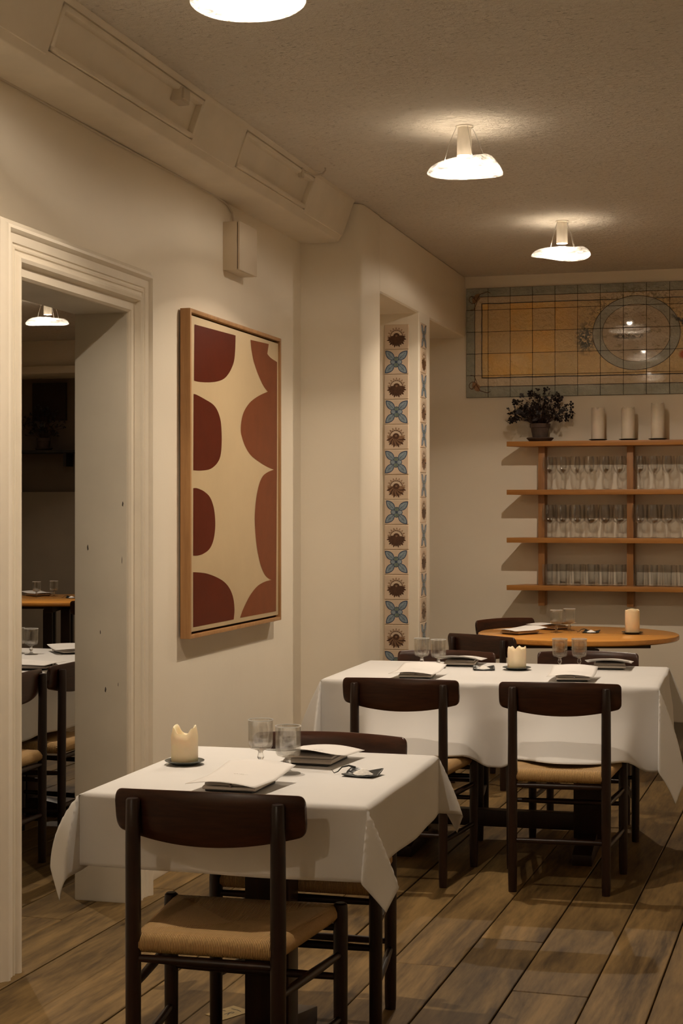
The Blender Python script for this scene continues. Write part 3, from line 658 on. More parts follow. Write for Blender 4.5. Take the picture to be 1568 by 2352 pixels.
lamp((-1.6, -0.35), 'unseen cloud glass lamp added behind the viewer to light the front cloth', 27, 0.01, 0, 0.155)  # added out of view as front fill for the square table's cloth
lamp((-1.29, 6.49), 'cloud glass ceiling lamp with a tall hump, above the long table', 5, 0.040, 0, 0.160)
lamp((-1.20, 8.75), 'cloud glass ceiling lamp nearest the tile mural', 9, 0.014, 25, 0.157)
lamp((-5.29, 10.88), 'cloud glass ceiling lamp seen through the doorway', 14, 0.008, 60, 0.155)
lamp((-3.62, 6.45), 'cloud glass ceiling lamp hidden behind the wall in the next room', 21, 0.01, 0, 0.155)

# ------------------------------------------------------------------ chairs
def make_chair():
    t = thing('dining_chair', 'x', 'chair', (0, 0, 0))
    for s in (-1, 1):
        q = MB(); q.tube([(s * 0.174, 0, 0), (s * 0.174, 0, 0.03), (s * 0.174, 0, 0.45), (s * 0.174, -0.002, 0.70), (s * 0.174, -0.003, 0.767), (s * 0.174, -0.003, 0.771)], [0.0155, 0.017, 0.0185, 0.0175, 0.016, 0.013], 16)
        q.build('leg', 'dark_wood', t, smooth=True)
        q = MB(); q.tube([(s * 0.222, 0.385, 0), (s * 0.222, 0.385, 0.03), (s * 0.222, 0.385, 0.44), (s * 0.222, 0.385, 0.458), (s * 0.222, 0.385, 0.462)], [0.0155, 0.017, 0.0185, 0.017, 0.012], 16)
        q.build('leg', 'dark_wood', t, smooth=True)
    # backrest: a bent board, bellied along its lower edge
    HW, nx = 0.229, 44; v = []; f = []; rows = [0.0, 0.05, 0.2, 0.4, 0.6, 0.8, 0.95, 1.0]; nz = len(rows)
    for face in (0, 1):
        for i in range(nx + 1):
            x = HW * math.sin(PI / 2 * (2 * i / nx - 1)); e = abs(x) / HW
            top = 0.792 - 0.006 * e ** 2; bot = 0.663 + 0.030 * e ** 2
            if e > 0.935:
                d = (e - 0.935) / 0.065; rr_ = 0.016 * (1 - math.sqrt(max(0, 1 - d * d))); top -= rr_; bot += rr_
            y = 0.004 + 0.62 * x * x
            th = 0.0085
            for wv in rows:
                edge = 1 - 0.75 * (abs(wv - 0.5) * 2) ** 8
                lean = -0.010 * (wv - 0.5)
                v.append((x, y + lean + (th if face else -th) * edge, bot + (top - bot) * wv))
    M = (nx + 1) * nz
    for i in range(nx):
        for j in range(nz - 1):
            a = i * nz + j; f.append((a, a + nz, a + nz + 1, a + 1)); f.append((M + a, M + a + 1, M + a + nz + 1, M + a + nz))
        f.append((i * nz, M + i * nz, M + (i + 1) * nz, (i + 1) * nz)); a = nz - 1; f.append((i * nz + a, (i + 1) * nz + a, M + (i + 1) * nz + a, M + i * nz + a))
    for j in range(nz - 1):
        f.append((j, j + 1, M + j + 1, M + j)); a = nx * nz; f.append((a + j, M + a + j, M + a + j + 1, a + j + 1))
    q = MB(); q.add(v, f); q.build('backrest', 'dark_wood_rail', t, smooth=True, angle=50)
    # woven seat wrapped round its rails
    def outline(ins):
        c = [(-0.176 + ins, -0.004 + ins), (0.176 - ins, -0.004 + ins), (0.216 - ins, 0.392 - ins), (-0.216 + ins, 0.392 - ins)]; pts = []
        for k in range(4):
            a, b_ = c[k], c[(k + 1) % 4]
            for s in range(12): pts.append((a[0] + (b_[0] - a[0]) * s / 12, a[1] + (b_[1] - a[1]) * s / 12))
        return pts
    rings = [(0.06, 0.418), (0.03, 0.412), (0.006, 0.416), (-0.005, 0.428), (-0.005, 0.440), (0.002, 0.452), (0.014, 0.459), (0.04, 0.459), (0.08, 0.454), (0.13, 0.449), (0.17, 0.447)]
    v = []; f = []
    for ins, z in rings: v += [(x, y, z) for x, y in outline(ins)]
    n = 48
    for i in range(len(rings) - 1):
        for k in range(n): f.append((i * n + k, i * n + (k + 1) % n, (i + 1) * n + (k + 1) % n, (i + 1) * n + k))
    f += [tuple(range(n))[::-1], tuple(range((len(rings) - 1) * n, len(rings) * n))]
    q = MB(); q.add(v, f); tag(q.build('seat', 'paper_cord', t, smooth=True, angle=60), 'woven paper cord seat')
    def rod(a, b_, r=0.0105):
        A, B = Vector(a), Vector(b_); q = MB(); q.tube([A, A.lerp(B, 0.25), A.lerp(B, 0.5), A.lerp(B, 0.75), B], [r * 0.8, r, r * 1.1, r, r * 0.8], 12); q.build('stretcher', 'dark_wood', t, smooth=True)
    for s in (-1, 1):
        rod((s * 0.174, 0, 0.335), (s * 0.222, 0.385, 0.335)); rod((s * 0.174, 0, 0.175), (s * 0.222, 0.385, 0.175))
    rod((-0.174, 0, 0.195), (0.174, 0, 0.195)); rod((-0.174, 0, 0.402), (0.174, 0, 0.402)); rod((-0.222, 0.385, 0.278), (0.222, 0.385, 0.278)); rod((-0.222, 0.385, 0.40), (0.222, 0.385, 0.40))
    return t
GC = 'dark stained chairs with woven cord seats'
chair0 = make_chair()
spots = [((-1.288, 3.455), 1.5, 'dark wooden chair with woven seat, nearest to the viewer at the square table'),
         ((-1.285, 4.50), 181, 'dark chair tucked behind the square table, only its curved back rail and legs showing'),
         ((-1.452, 6.015), 0.5, 'dark chair at the front left place of the long table'),
         ((-0.838, 6.03), 3.5, 'dark chair at the front right place of the long table, seat half under the cloth'),
         ((-1.53, 7.31), 180, 'dark chair behind the long table near the tiled post, only its top rail showing'),
         ((-0.90, 7.44), 184, 'dark chair behind the long table on the right, only its top rail showing'),
         ((-1.575, 8.27), -30, 'dark chair with its back turned at the left front of the round table'),
         ((-1.68, 9.60), -129, 'dark chair beyond the round table near the shelf wall, back rail lit brown'),
         ((-2.945, 5.832), 90, 'dark chair next to the doorway edge in the next room'),
         ((-2.945, 6.362), 90, 'dark chair second from the doorway in the next room'),
         ((-4.80, 10.75), 20, 'dark chair at the round table in the next room')]
for k, (p, rz, lb) in enumerate(spots):
    o = chair0 if k == 0 else copy_tree(chair0)
    place(o, (p[0], p[1], 0), rz, lb, GC)

# ------------------------------------------------------------------ tables and cloths
def trestle_table(label, loc, rz, a, b_, cols):
    t = thing('dining_table', label, 'table', (loc[0], loc[1], 0), rz)
    q = MB(); q.box(-a, a, -b_, b_, 0.712, 0.7395); q.build('tabletop', 'dark_wood_rail', t, bevel=0.004)
    for cx in cols:
        q = MB(); q.box(cx - 0.06, cx + 0.06, -0.045, 0.045, 0.06, 0.715); q.build('column', 'dark_wood', t, bevel=0.004)
        q = MB(); q.prism([(-0.30, 0.0), (0.30, 0.0), (0.30, 0.045), (0.08, 0.085), (-0.08, 0.085), (-0.30, 0.045)], cx - 0.04, cx + 0.04, 'x'); q.build('foot', 'dark_wood', t, bevel=0.004)
        q = MB(); q.box(cx - 0.03, cx + 0.03, -b_ * 0.8, b_ * 0.8, 0.67, 0.714); q.build('bearer', 'dark_wood', t, bevel=0.004)
    if len(cols) > 1:
        q = MB(); q.box(cols[0], cols[-1], -0.03, 0.03, 0.09, 0.16); q.build('floor_rail', 'dark_wood', t, bevel=0.004)
    return t
def cloth(label, loc, rz, a, b_, hang, zt=0.7445, res=0.0095, seed=1, rests=(), kk=0.40, fold=0.010, tuck=(0.4, 0.4, 0.4, 0.4)):
    """a square cloth laid over a table: flat top, hanging sides, triangular ears at the corners"""
    hx0, hx1, hy0, hy1 = hang; rnd = random.Random(seed); ph = [rnd.uniform(0, 6.28) for _ in range(12)]
    def axis(A, h0, h1):
        pts = []
        n = max(2, int(h0 / res)); pts += [-(A + h0) + h0 * i / n for i in range(n)]
        m = max(2, int(2 * A / 0.02)); pts += [-A + 2 * A * i / m for i in range(m)]
        n = max(2, int(h1 / res)); pts += [A + h1 * i / n for i in range(n + 1)]
        return pts
    U, V = axis(a, hx0, hx1), axis(b_, hy0, hy1); re = 0.012
    def ear(s):
        def C(s):
            if s < 0.27: return (0.0, s / 0.27)
            if s < 0.73: q_ = (s - 0.27) / 0.46; return (q_, 1 - q_)
            return ((1 - s) / 0.27, 0.0)
        acc = [0, 0]; ww = 0.040
        for d in (-1, -0.5, 0, 0.5, 1):
            c = C(min(1, max(0, s + d * ww * min(1, s / 0.1, (1 - s) / 0.1)))); acc[0] += c[0] / 5; acc[1] += c[1] / 5
        return acc
    def hangdown(d):
        """outward, drop for a length d of cloth past the edge"""
        arc = re * PI / 2
        if d < arc: t = d / re; return re * math.sin(t), re * (1 - math.cos(t))
        return re, re + (d - arc)
    v = []
    for y in V:
        for x in U:
            sx, sy = (1 if x > 0 else -1), (1 if y > 0 else -1)
            du, dv = max(abs(x) - a, 0), max(abs(y) - b_, 0)
            if du == 0 and dv == 0: v.append((x, y, zt + 0.0012 * math.sin(3.1 * x + ph[0]) * math.sin(2.7 * y + ph[1]))); continue
            if dv == 0 or du == 0:
                d, along, A = (du, y, b_) if dv == 0 else (dv, x, a)
                o, dr = hangdown(d)
                e = max(0.0, 1 - (abs(along) / A) ** 6)
                k = (0 if dv == 0 else 4) + (1 if (sx if dv == 0 else sy) > 0 else 0)
                wv = fold * (math.sin(along * 9 + ph[k]) + 0.6 * math.sin(along * 19 + ph[k + 2])) * min(1, d / 0.15) * e + 0.05 * d * e
                o += wv
                z = zt - dr
                if du == 0 and sy < 0:
                    for (u0, u1, zr, reach) in rests:
                        q0 = max(0, min(1, (x - u0) / 0.09 + 0.5)); q1 = max(0, min(1, (u1 - x) / 0.09 + 0.5))
                        mk = (q0 * q0 * (3 - 2 * q0)) * (q1 * q1 * (3 - 2 * q1))
                        if mk > 0:
                            p = d / hy0; t_ = (x - u0) / (u1 - u0)
                            z = z + (zt - (zt - zr) * p ** 0.92 - z) * mk
                            o += mk * reach * (0.45 + 0.55 * math.sin(PI * min(1, max(0, t_)))) * p ** 1.7 + 0.006 * mk * p * math.sin(x * 34 + ph[3])
                v.append((sx * (a + o), y, z) if dv == 0 else (x, sy * (b_ + o), z)); continue
            r = math.hypot(du, dv); s = math.atan2(dv, du) / (PI / 2)
            c1, c2 = ear(s); tk = tuck[(0 if sx < 0 else 1) + (0 if sy < 0 else 2)]; rm = 1.414 * max(hx0 if sx < 0 else hx1, hy0 if sy < 0 else hy1); kc = kk * (1 + 0.8 * tk) * (1 - tk * (r / rm) ** 1.4) * (1 + 0.12 * math.sin(ph[6] + 2.1 * sx + 3.7 * sy))
            C1, C2 = c1 * kc * r, c2 * kc * r
            o, dr = hangdown(r); q_ = math.sqrt(max(0.1, 1 - (C1 * C1 + C2 * C2) / (r * r)))
            ro = re * min(1, r / re)
            v.append((sx * (a + ro * math.cos(s * PI / 2) + C1), sy * (b_ + ro * math.sin(s * PI / 2) + C2), zt - dr * q_))
    nu = len(U); f = [(j * nu + i, j * nu + i + 1, (j + 1) * nu + i + 1, (j + 1) * nu + i) for j in range(len(V) - 1) for i in range(nu - 1)]
    q = MB(); q.add(v, f); o = q.build('tablecloth', 'linen', None, smooth=True, angle=75)
    o.location = (loc[0], loc[1], 0); o.rotation_euler = (0, 0, R(rz))
    sd = o.modifiers.new('thickness', 'SOLIDIFY'); sd.thickness = 0.0012; sd.offset = 1
    return tag(o, label, 'tablecloth', 'white tablecloths')
T1 = (-1.317, 4.034); T2 = (-1.192, 6.81); T3 = (-3.50, 6.45); TR = (-1.165, 9.15); TR2 = (-5.62, 11.75)
trestle_table('dark wooden table hidden under the square white cloth in the foreground', T1, 0.5, 0.348, 0.392, [0.0])
cloth('white cloth on the square foreground table, its corners hanging as folded ears', T1, 0.5, 0.352, 0.396, (0.20, 0.17, 0.185, 0.17), seed=4, fold=0.004, kk=0.47, tuck=(0.62, 0.12, 0.3, 0.2))
trestle_table('dark trestle table under the long white cloth in the middle of the room', T2, 1.5, 0.668, 0.415, [-0.37, 0.37])
cloth('white cloth on the long table, draping onto the chair seats', T2, 1.5, 0.672, 0.42, (0.33, 0.31, 0.34, 0.25), seed=8, rests=((-0.51, -0.03, 0.467, 0.19), (0.11, 0.60, 0.467, 0.22)), fold=0.011, kk=0.36)
trestle_table('dark trestle table under a white cloth in the next room', T3, 90, 0.93, 0.405, [-0.5, 0.5])
cloth('white cloth on the table in the next room', T3, 90, 0.935, 0.41, (0.27, 0.27, 0.27, 0.27), seed=12, fold=0.012)
def round_table(label, loc, rad):
    t = thing('round_table', label, 'table', (loc[0], loc[1], 0), 15.6)
    q = MB(); q.lathe([(0.0, 0.712), (rad - 0.012, 0.712), (rad - 0.002, 0.718), (rad, 0.728), (rad - 0.003, 0.741), (rad - 0.008, 0.744), (0.0, 0.744)], 72); q.build('tabletop', 'oak_table', t, smooth=True, angle=40)
    for rz in (0, 1):
        q = MB()
        if rz: q.box(-0.035, 0.035, -rad * 0.72, rad * 0.72, 0.655, 0.713)
        else: q.box(-rad * 0.72, rad * 0.72, -0.035, 0.035, 0.660, 0.713)
        q.build('bearer', 'dark_wood', t, bevel=0.004)
    for x, y in ((-0.07, -0.07), (0.07, -0.07), (0.07, 0.07), (-0.07, 0.07)):
        q = MB(); q.box(x - 0.035, x + 0.035, y - 0.035, y + 0.035, 0.05, 0.66); q.build('column', 'dark_wood', t, bevel=0.004)
    for rz in (0, 1):
        q = MB(); pr = [(-0.36, 0.0), (0.36, 0.0), (0.36, 0.04), (0.1, 0.07), (-0.1, 0.07), (-0.36, 0.04)]
        if rz: q.prism(pr, -0.045, 0.045, 'x')
        else: q.prism(pr, -0.045, 0.045, 'y')
        q.build('foot', 'dark_wood', t, bevel=0.004)
round_table('bare round oak table with a thick edge in front of the glass shelves', TR, 0.565)
round_table('bare round oak table far back in the next room', TR2, 0.62)

# ------------------------------------------------------------------ things on the tables
ZT = 0.7462; ZO = 0.7442
def make_goblet():
    t = thing('wine_glass', 'x', 'glass', group='short stemmed goblets set on the tables')
    pr = [(0.0, 0.0435), (0.016, 0.0435), (0.028, 0.047), (0.0325, 0.054), (0.0336, 0.070), (0.0338, 0.100), (0.0340, 0.1215), (0.0344, 0.1235), (0.0338, 0.1245), (0.0328, 0.1230), (0.0322, 0.100), (0.0318, 0.070), (0.0305, 0.057), (0.026, 0.051), (0.015, 0.0475), (0.0, 0.047)]
    q = MB(); q.lathe(pr, 40); q.build('bowl', 'clear_glass', t, smooth=True, angle=80)
    q = MB(); q.lathe([(0.0347, 0.1236), (0.0344, 0.1248), (0.0337, 0.1252), (0.0329, 0.1247), (0.0327, 0.1236), (0.0337, 0.1228)], 40, close=True); q.build('rim', 'white_rim_highlight', t, smooth=True)
    pr = [(0.0, 0.0), (0.033, 0.0), (0.0335, 0.0012), (0.030, 0.0025), (0.014, 0.0045), (0.0065, 0.009), (0.0055, 0.016), (0.0095, 0.023), (0.0075, 0.031), (0.006, 0.037), (0.010, 0.0425), (0.016, 0.0436), (0.0, 0.0438)]
    q = MB(); q.lathe(pr, 32); q.build('stem', 'stem_glass', t, smooth=True, angle=80)
    return t
gob = make_goblet(); gused = [False]
def goblet(x, y, z, label, s=1.0):
    o = copy_tree(gob) if gused[0] else gob; gused[0] = True
    place(o, (x, y, z), random.uniform(0, 360), label); o.scale = (s, s, s)
goblet(-1.378, 4.125, ZT, 'goblet at the back left of the pair on the square table')
goblet(-1.268, 4.022, ZT, 'goblet at the front right of the pair on the square table')
goblet(-1.578, 6.975, ZT, 'leftmost goblet on the long table, next to its neighbour by the tiled post')
goblet(-1.492, 6.925, ZT, 'second goblet from the left on the long table')
goblet(-0.985, 7.11, ZT, 'third goblet from the left on the long table, right of the candle')
goblet(-0.902, 7.13, ZT, 'rightmost goblet on the long table')
goblet(-1.29, 9.17, ZO, 'left goblet of the pair on the bare round table by the shelves', 1.02)
goblet(-1.235, 9.32, ZO, 'right goblet of the pair on the bare round table by the shelves', 1.02)
goblet(-3.60, 7.08, ZT, 'left goblet on the white table in the next room')
goblet(-3.515, 7.05, ZT, 'right goblet on the white table in the next room')
goblet(-5.86, 11.85, ZO, 'left amber lit goblet on the round table in the next room')
goblet(-5.78, 12.0, ZO, 'right goblet on the round table in the next room')

def candle(x, y, z, rad, h, label, plate_label, style, wax='candle_wax', plate='green_iron', prad=None, group='pillar candles', seed=1):
    """pillar candle with a burnt down rim on its own small plate"""
    rnd = random.Random(seed); prad = prad or rad * 1.5
    pl = MB(); pl.lathe([(0.0, 0.0), (prad * 0.62, 0.0), (prad * 0.72, 0.004), (prad * 0.98, 0.009), (prad, 0.011), (prad * 0.96, 0.012), (prad * 0.72, 0.008), (prad * 0.62, 0.0065), (0.0, 0.006)], 40)
    o = pl.build('candle_plate', plate, None, smooth=True, angle=50); o.location = (x, y, z); tag(o, plate_label, 'plate', 'candle plates')
    n = 48; v = []; f = []
    ph = [rnd.uniform(0, 6.28) for _ in range(3)]
    def rim(a):
        if style == 'horns':
            d = min(1.0, max(0.0, math.cos(2 * (a - 0.12)) * 0.8 + 0.72)); d = d * d * (3 - 2 * d); return h - 0.008 + 0.021 * d + 0.003 * math.sin(3 * a)
        if style == 'jag': return h + 0.005 * math.sin(5 * a + ph[0]) + 0.004 * math.sin(9 * a + ph[1])
        return h + 0.0035 * math.sin(2 * a + ph[0]) + 0.002 * math.sin(5 * a + ph[1])
    cols = []
    for k in range(n):
        a = 2 * PI * k / n; t = rim(a); ti = rad * (0.66 if style != 'flat' else 0.88)
        low = h - (0.030 if style != 'flat' else 0.016)
        out = rad * (0.91 if style == 'horns' and abs(math.cos(2 * (a - 0.12))) > 0.0 else 1.0)
        prof = [(0.0001, 0.0), (rad * 0.96, 0.0), (rad, 0.004), (rad, h * 0.5), (rad * 1.005, min(t, h) - 0.016), (rad * 0.985, min(t, h) - 0.009), (out * 0.985, t - 0.005), (out * 0.93, t), (out * 0.84, t - 0.001), (ti, max(low, t - 0.012)), (ti * 0.8, low), (0.0001, low - 0.003)]
        cols.append([(r * math.cos(a), r * math.sin(a), zz) for r, zz in prof])
    m = len(cols[0])
    for c in cols: v += c
    for k in range(n):
        for i in range(m - 1): f.append((k * m + i, ((k + 1) % n) * m + i, ((k + 1) % n) * m + i + 1, k * m + i + 1))
    t = thing('pillar_candle', label, 'candle', (x, y, z + 0.0066), 0, group)
    q = MB(); q.add(v, f); wx = q.build('wax', wax, t, smooth=True, angle=60, weld=True)
    q = MB(); q.tube([(0, 0, h - 0.035), (0.001, 0, h - 0.02), (0.003, 0.001, h - 0.012)], 0.001, 6); q.build('wick', 'black_iron', wx, smooth=True)
candle(-1.585, 4.095, ZT, 0.0365, 0.083, 'cream candle with two melted horns on the square table', 'dark iron plate under the horned candle on the square table', 'horns', prad=0.054)
candle(-1.148, 6.94, ZT, 0.0405, 0.088, 'cream candle with a jagged rim on the long table', 'thin dark plate under the candle on the long table', 'jag', prad=0.062, seed=4)
candle(-0.862, 9.17, ZO, 0.0405, 0.130, 'tall cream candle on the bare round table', 'dark plate under the candle on the bare round table', 'flat', prad=0.060, seed=6)

def salt_dish(x, y, z, rz, label, salt_label, tail=True, s=1.0):
    """small black dish folded up at its corners, with a thin curled tail"""
    t = thing('salt_dish', label, 'dish', (x, y, z), rz, 'black salt dishes')
    n = 14; v = []; f = []
    for j in range(n + 1):
        for i in range(n + 1):
            a, c = -1 + 2 * i / n, -1 + 2 * j / n
            r = max(abs(a), abs(c)); h = 0.002 + 0.010 * max(0, r - 0.55) ** 1.3 / 0.354 * (0.35 + 0.8 * abs(a * c)) * (1.25 if c > 0 else 0.45)
            v.append((a * 0.046 * s * (1 - 0.06 * c * c), c * 0.040 * s * (1 - 0.10 * a * a), max(0.0012, h)))
    f = [(j * (n + 1) + i, j * (n + 1) + i + 1, (j + 1) * (n + 1) + i + 1, (j + 1) * (n + 1) + i) for j in range(n) for i in range(n)]
    q = MB(); q.add(v, f); o = q.build('dish', 'black_ceramic', t, smooth=True, angle=70); md = o.modifiers.new('thickness', 'SOLIDIFY'); md.thickness = 0.0025; md.offset = 1
    if tail:
        q = MB(); pth = [(-0.030, 0.025, 0.015), (-0.048, 0.022, 0.019), (-0.062, 0.010, 0.016), (-0.068, -0.004, 0.006), (-0.075, -0.012, 0.003), (-0.082, -0.014, 0.012)]
        q.tube(pth, [0.0030, 0.0026, 0.002, 0.0016, 0.0014, 0.0006], 8); q.build('tail', 'black_ceramic', t, smooth=True)
    rnd = random.Random(int(x * 100)); q = MB()
    pr = [(0.0, 0.0)] ; n2 = 22; v = [(0, 0, 0.0168)]; f = []
    for i in range(1, 7):
        for k in range(n2):
            a = 2 * PI * k / n2; r = 0.027 * i / 6 * (1 + 0.10 * math.sin(3 * a)); v.append((r * math.cos(a) * s, r * 0.8 * math.sin(a) * s, 0.0036 + 0.013 * (1 - (i / 6) ** 1.3) + rnd.uniform(-0.0008, 0.0008)))
    for k in range(n2): f.append((0, 1 + k, 1 + (k + 1) % n2))
    for i in range(5):
        for k in range(n2): f.append((1 + i * n2 + k, 1 + (i + 1) * n2 + k, 1 + (i + 1) * n2 + (k + 1) % n2, 1 + i * n2 + (k + 1) % n2))
    q.add(v, f); o = q.build('salt', 'salt', None, smooth=True, angle=40); o.location = (x, y, z); o.rotation_euler = (0, 0, R(rz)); tag(o, salt_label, 'salt', kind='stuff')
salt_dish(-1.073, 4.045, ZT, -8, 'black curled salt dish on the square table', 'heap of white salt flakes on the square table')
salt_dish(-1.285, 6.90, ZT, 12, 'black square salt dish on the long table', 'white salt in the dish on the long table', tail=False, s=1.02)
salt_dish(-1.096, 9.19, ZO, -12, 'black salt dish on the bare round table', 'white salt on the bare round table')
salt_dish(-5.52, 11.78, ZO, 10, 'black salt dish on the round table in the next room', 'white salt on the round table in the next room')

def place_setting(x, y, z, rz, where, curl=1.0, sheet=True, board='black_iron'):
    """dark board, folded grey napkin with cutlery, curling menu sheet on top"""
    q = MB(); q.box(-0.062, 0.062, -0.085, 0.075, 0, 0.006); o = q.build('napkin_board', board, None, bevel=0.002)
    o.location = (x, y, z); o.rotation_euler = (0, 0, R(rz)); tag(o, 'thin dark board under the napkin, ' + where, 'board', 'napkin boards')
    q = MB(); W = 0.068
    prof = [(-0.094, 0.0064), (-0.098, 0.0095), (-0.096, 0.0140), (-0.085, 0.0160), (0.0, 0.0170), (0.07, 0.0160), (0.082, 0.0125), (0.082, 0.0064)]
    q.prism(prof, -W, W, 'x'); t = thing('napkin', 'folded grey linen napkin, ' + where, 'napkin', (x, y, z), rz + 3, 'folded napkins')
    q.build('lower_fold', 'napkin_cloth', t, bevel=0.002)
    q = MB(); q.prism([(-0.088, 0.0166), (-0.094, 0.0195), (-0.089, 0.0230), (0.0, 0.0238), (0.06, 0.0225), (0.06, 0.0172), (0.0, 0.0180)], -W * 0.93, W * 0.93, 'x'); q.build('upper_fold', 'napkin_cloth', t, bevel=0.002)
    q = MB(); q.tube([(0.01, -0.099, 0.0180), (0.012, -0.02, 0.0190), (0.012, 0.05, 0.0190)], [0.0036, 0.0032, 0.003], 8)
    o = q.build('knife', 'steel', None, smooth=True); o.location = (x, y, z); o.rotation_euler = (0, 0, R(rz)); tag(o, 'steel knife in the napkin, ' + where, 'knife', 'tucked knives')
    if not sheet: return
    n = 14; v = []; A, B = 0.094, 0.120
    for j in range(n + 1):
        for i in range(n + 1):
            a, c = -1 + 2 * i / n, -1 + 2 * j / n
            zz = 0.0262 + curl * (0.020 * max(0, c) ** 1.2 - 0.003 * max(0, -a - 0.1) ** 2 * (1 - 0.5 * c) - 0.006 * max(0, a - 0.5) ** 1.5 + 0.004 * math.cos(2.2 * a)) - 0.001 * max(0, -c - 0.3)
            v.append((a * A, c * B, zz))
    f = [(j * (n + 1) + i, j * (n + 1) + i + 1, (j + 1) * (n + 1) + i + 1, (j + 1) * (n + 1) + i) for j in range(n) for i in range(n)]
    t = thing('menu_sheet', 'curling white menu sheet, ' + where, 'menu', (x, y, z), rz - 4, 'menu sheets')
    q = MB(); q.add(v, f); o = q.build('sheet', 'menu_paper', t, smooth=True, angle=70); md = o.modifiers.new('thickness', 'SOLIDIFY'); md.thickness = 0.0009; md.offset = 1
    q = MB(); pts = []
    for k in range(60):
        s = k / 59; pts.append((-0.020 + 0.040 * s, -0.004 + 0.0042 * math.sin(s * 41) * (0.6 + 0.4 * math.sin(s * 13)) + 0.003 * math.sin(s * 6), 0.0262 + curl * 0.0042 + 0.0016))
    q.ribbon(pts, 0.0011); q.build('script_line', 'print_ink', o)
place_setting(-1.318, 3.795, ZT, -3, 'front place of the square table')
place_setting(-1.255, 4.235, ZT, 176, 'back place of the square table')
place_setting(-1.495, 6.535, ZT, 2, 'front left place of the long table')
place_setting(-1.425, 7.095, ZT, 182, 'back left place of the long table')
place_setting(-0.862, 6.60, ZT, 6, 'front right place of the long table')
place_setting(-0.768, 7.125, ZT, 184, 'back right place of the long table')
place_setting(-1.47, 9.02, ZO, -35, 'left place of the bare round table', 0.6, True, 'brown_leather')
place_setting(-1.36, 9.44, ZO, -130, 'far place of the bare round table', 0.8, True, 'brown_leather')
place_setting(-3.20, 6.42, ZT, 90, 'near place of the white table in the next room', 0.3)
place_setting(-3.38, 7.20, ZT, 40, 'far place of the white table in the next room', 0.4)
place_setting(-5.95, 12.05, ZO, 60, 'far place of the round table in the next room', 0.5)
place_setting(-5.50, 12.15, ZO, 110, 'right place of the round table in the next room', 0.5, True, 'brown_leather')

# a small card lying on the floor under the square table
ct = thing('paper_card', 'small yellow card with scribbled marks lying on the floor', 'card', (-1.545, 4.335, 0.0022), -28)
q = MB(); q.box(-0.038, 0.038, -0.055, 0.055, 0, 0.0012); q.build('card', 'yellow_card', ct)
q = MB()
q.ribbon([(-0.02 + 0.013 * math.cos(t), -0.012 + 0.016 * math.sin(t), 0.0018) for t in [1.2 + 0.35 * k for k in range(14)]], 0.003)
q.ribbon([(0.004, -0.02, 0.0018), (0.004, 0.01, 0.0018), (0.012, 0.012, 0.0018), (0.014, 0.002, 0.0018), (0.006, -0.002, 0.0018), (0.016, -0.018, 0.0018)], 0.003)
q.ribbon([(-0.02, 0.03, 0.0018), (0.0, 0.034, 0.0018), (0.02, 0.03, 0.0018)], 0.003)
q.build('scribble', 'black_iron', ct)

# ------------------------------------------------------------------ wall shelf with glasses
sh = thing('wall_shelf', 'four tiered oak wall shelf on two uprights, carrying glasses', 'shelf', (0, 0, 0))
SZ = [1.892, 1.576, 1.262, 0.951]; ST = 0.033; SY0 = YB - 0.20
for z in SZ:
    q = MB(); q.prism([(-1.798, SY0), (0.62, SY0), (0.62, YB), (-1.70, YB)], z - ST, z); q.build('shelf_board', 'oak_shelf', sh, bevel=0.002)
for x in (-1.580, -1.005, -0.43, 0.145):
    q = MB(); q.box(x - 0.021, x + 0.021, YB - 0.125, YB, 0.815, SZ[0] - ST); q.build('upright', 'oak_post', sh, bevel=0.002)
def lathe_mesh(name, pr, n=24):
    q = MB(); q.lathe(pr, n); o = q.build(name, 'shelf_glass', None, smooth=True, angle=80); me = o.data; bpy.data.objects.remove(o); return me
wineA = lathe_mesh('wine_glass', [(0.0, 0.0), (0.032, 0.0), (0.032, 0.0015), (0.010, 0.005), (0.0042, 0.012), (0.0038, 0.095), (0.010, 0.102), (0.028, 0.122), (0.0355, 0.150), (0.0345, 0.185), (0.030, 0.216), (0.0292, 0.216), (0.0335, 0.185), (0.0345, 0.150), (0.027, 0.124), (0.008, 0.106), (0.0, 0.105)])
wineB = lathe_mesh('wine_glass', [(0.0, 0.0), (0.034, 0.0), (0.034, 0.0015), (0.010, 0.005), (0.0042, 0.012), (0.0038, 0.088), (0.014, 0.094), (0.034, 0.108), (0.041, 0.135), (0.040, 0.175), (0.034, 0.216), (0.0332, 0.216), (0.039, 0.175), (0.040, 0.135), (0.033, 0.110), (0.012, 0.097), (0.0, 0.096)])
tumb = lathe_mesh('water_glass', [(0.0, 0.0), (0.030, 0.0), (0.033, 0.003), (0.0345, 0.06), (0.0365, 0.138), (0.0358, 0.138), (0.0335, 0.06), (0.031, 0.012), (0.0, 0.010)])
ords = ['first', 'second', 'third', 'fourth', 'fifth', 'sixth']
def glass_row(me, z, nm, kind, tier, bays):
    for bay, xs_ in bays:
        for k, x in enumerate(xs_):
            for d, y in (('front', YB - 0.155), ('back', YB - 0.065)):
                o = bpy.data.objects.new(nm, me); COL.objects.link(o)
                o.location = (x + random.uniform(-.004, .004) + (0.012 if d == 'back' else 0), y + random.uniform(-.002, .002), z); o.rotation_euler = (0, 0, random.uniform(0, 6))
                tag(o, f'{ords[k]} {kind} from the left in the {d} row, {bay} bay, {tier} shelf', 'glass', f'{kind}s on the {tier} shelf')
lx = [-1.535 + 0.091 * k for k in range(6)]; rx = [-0.948 + 0.09 * k for k in range(5)]
glass_row(wineA, SZ[1], 'wine_glass', 'slim wine glass', 'second', (('left', lx), ('right', rx)))
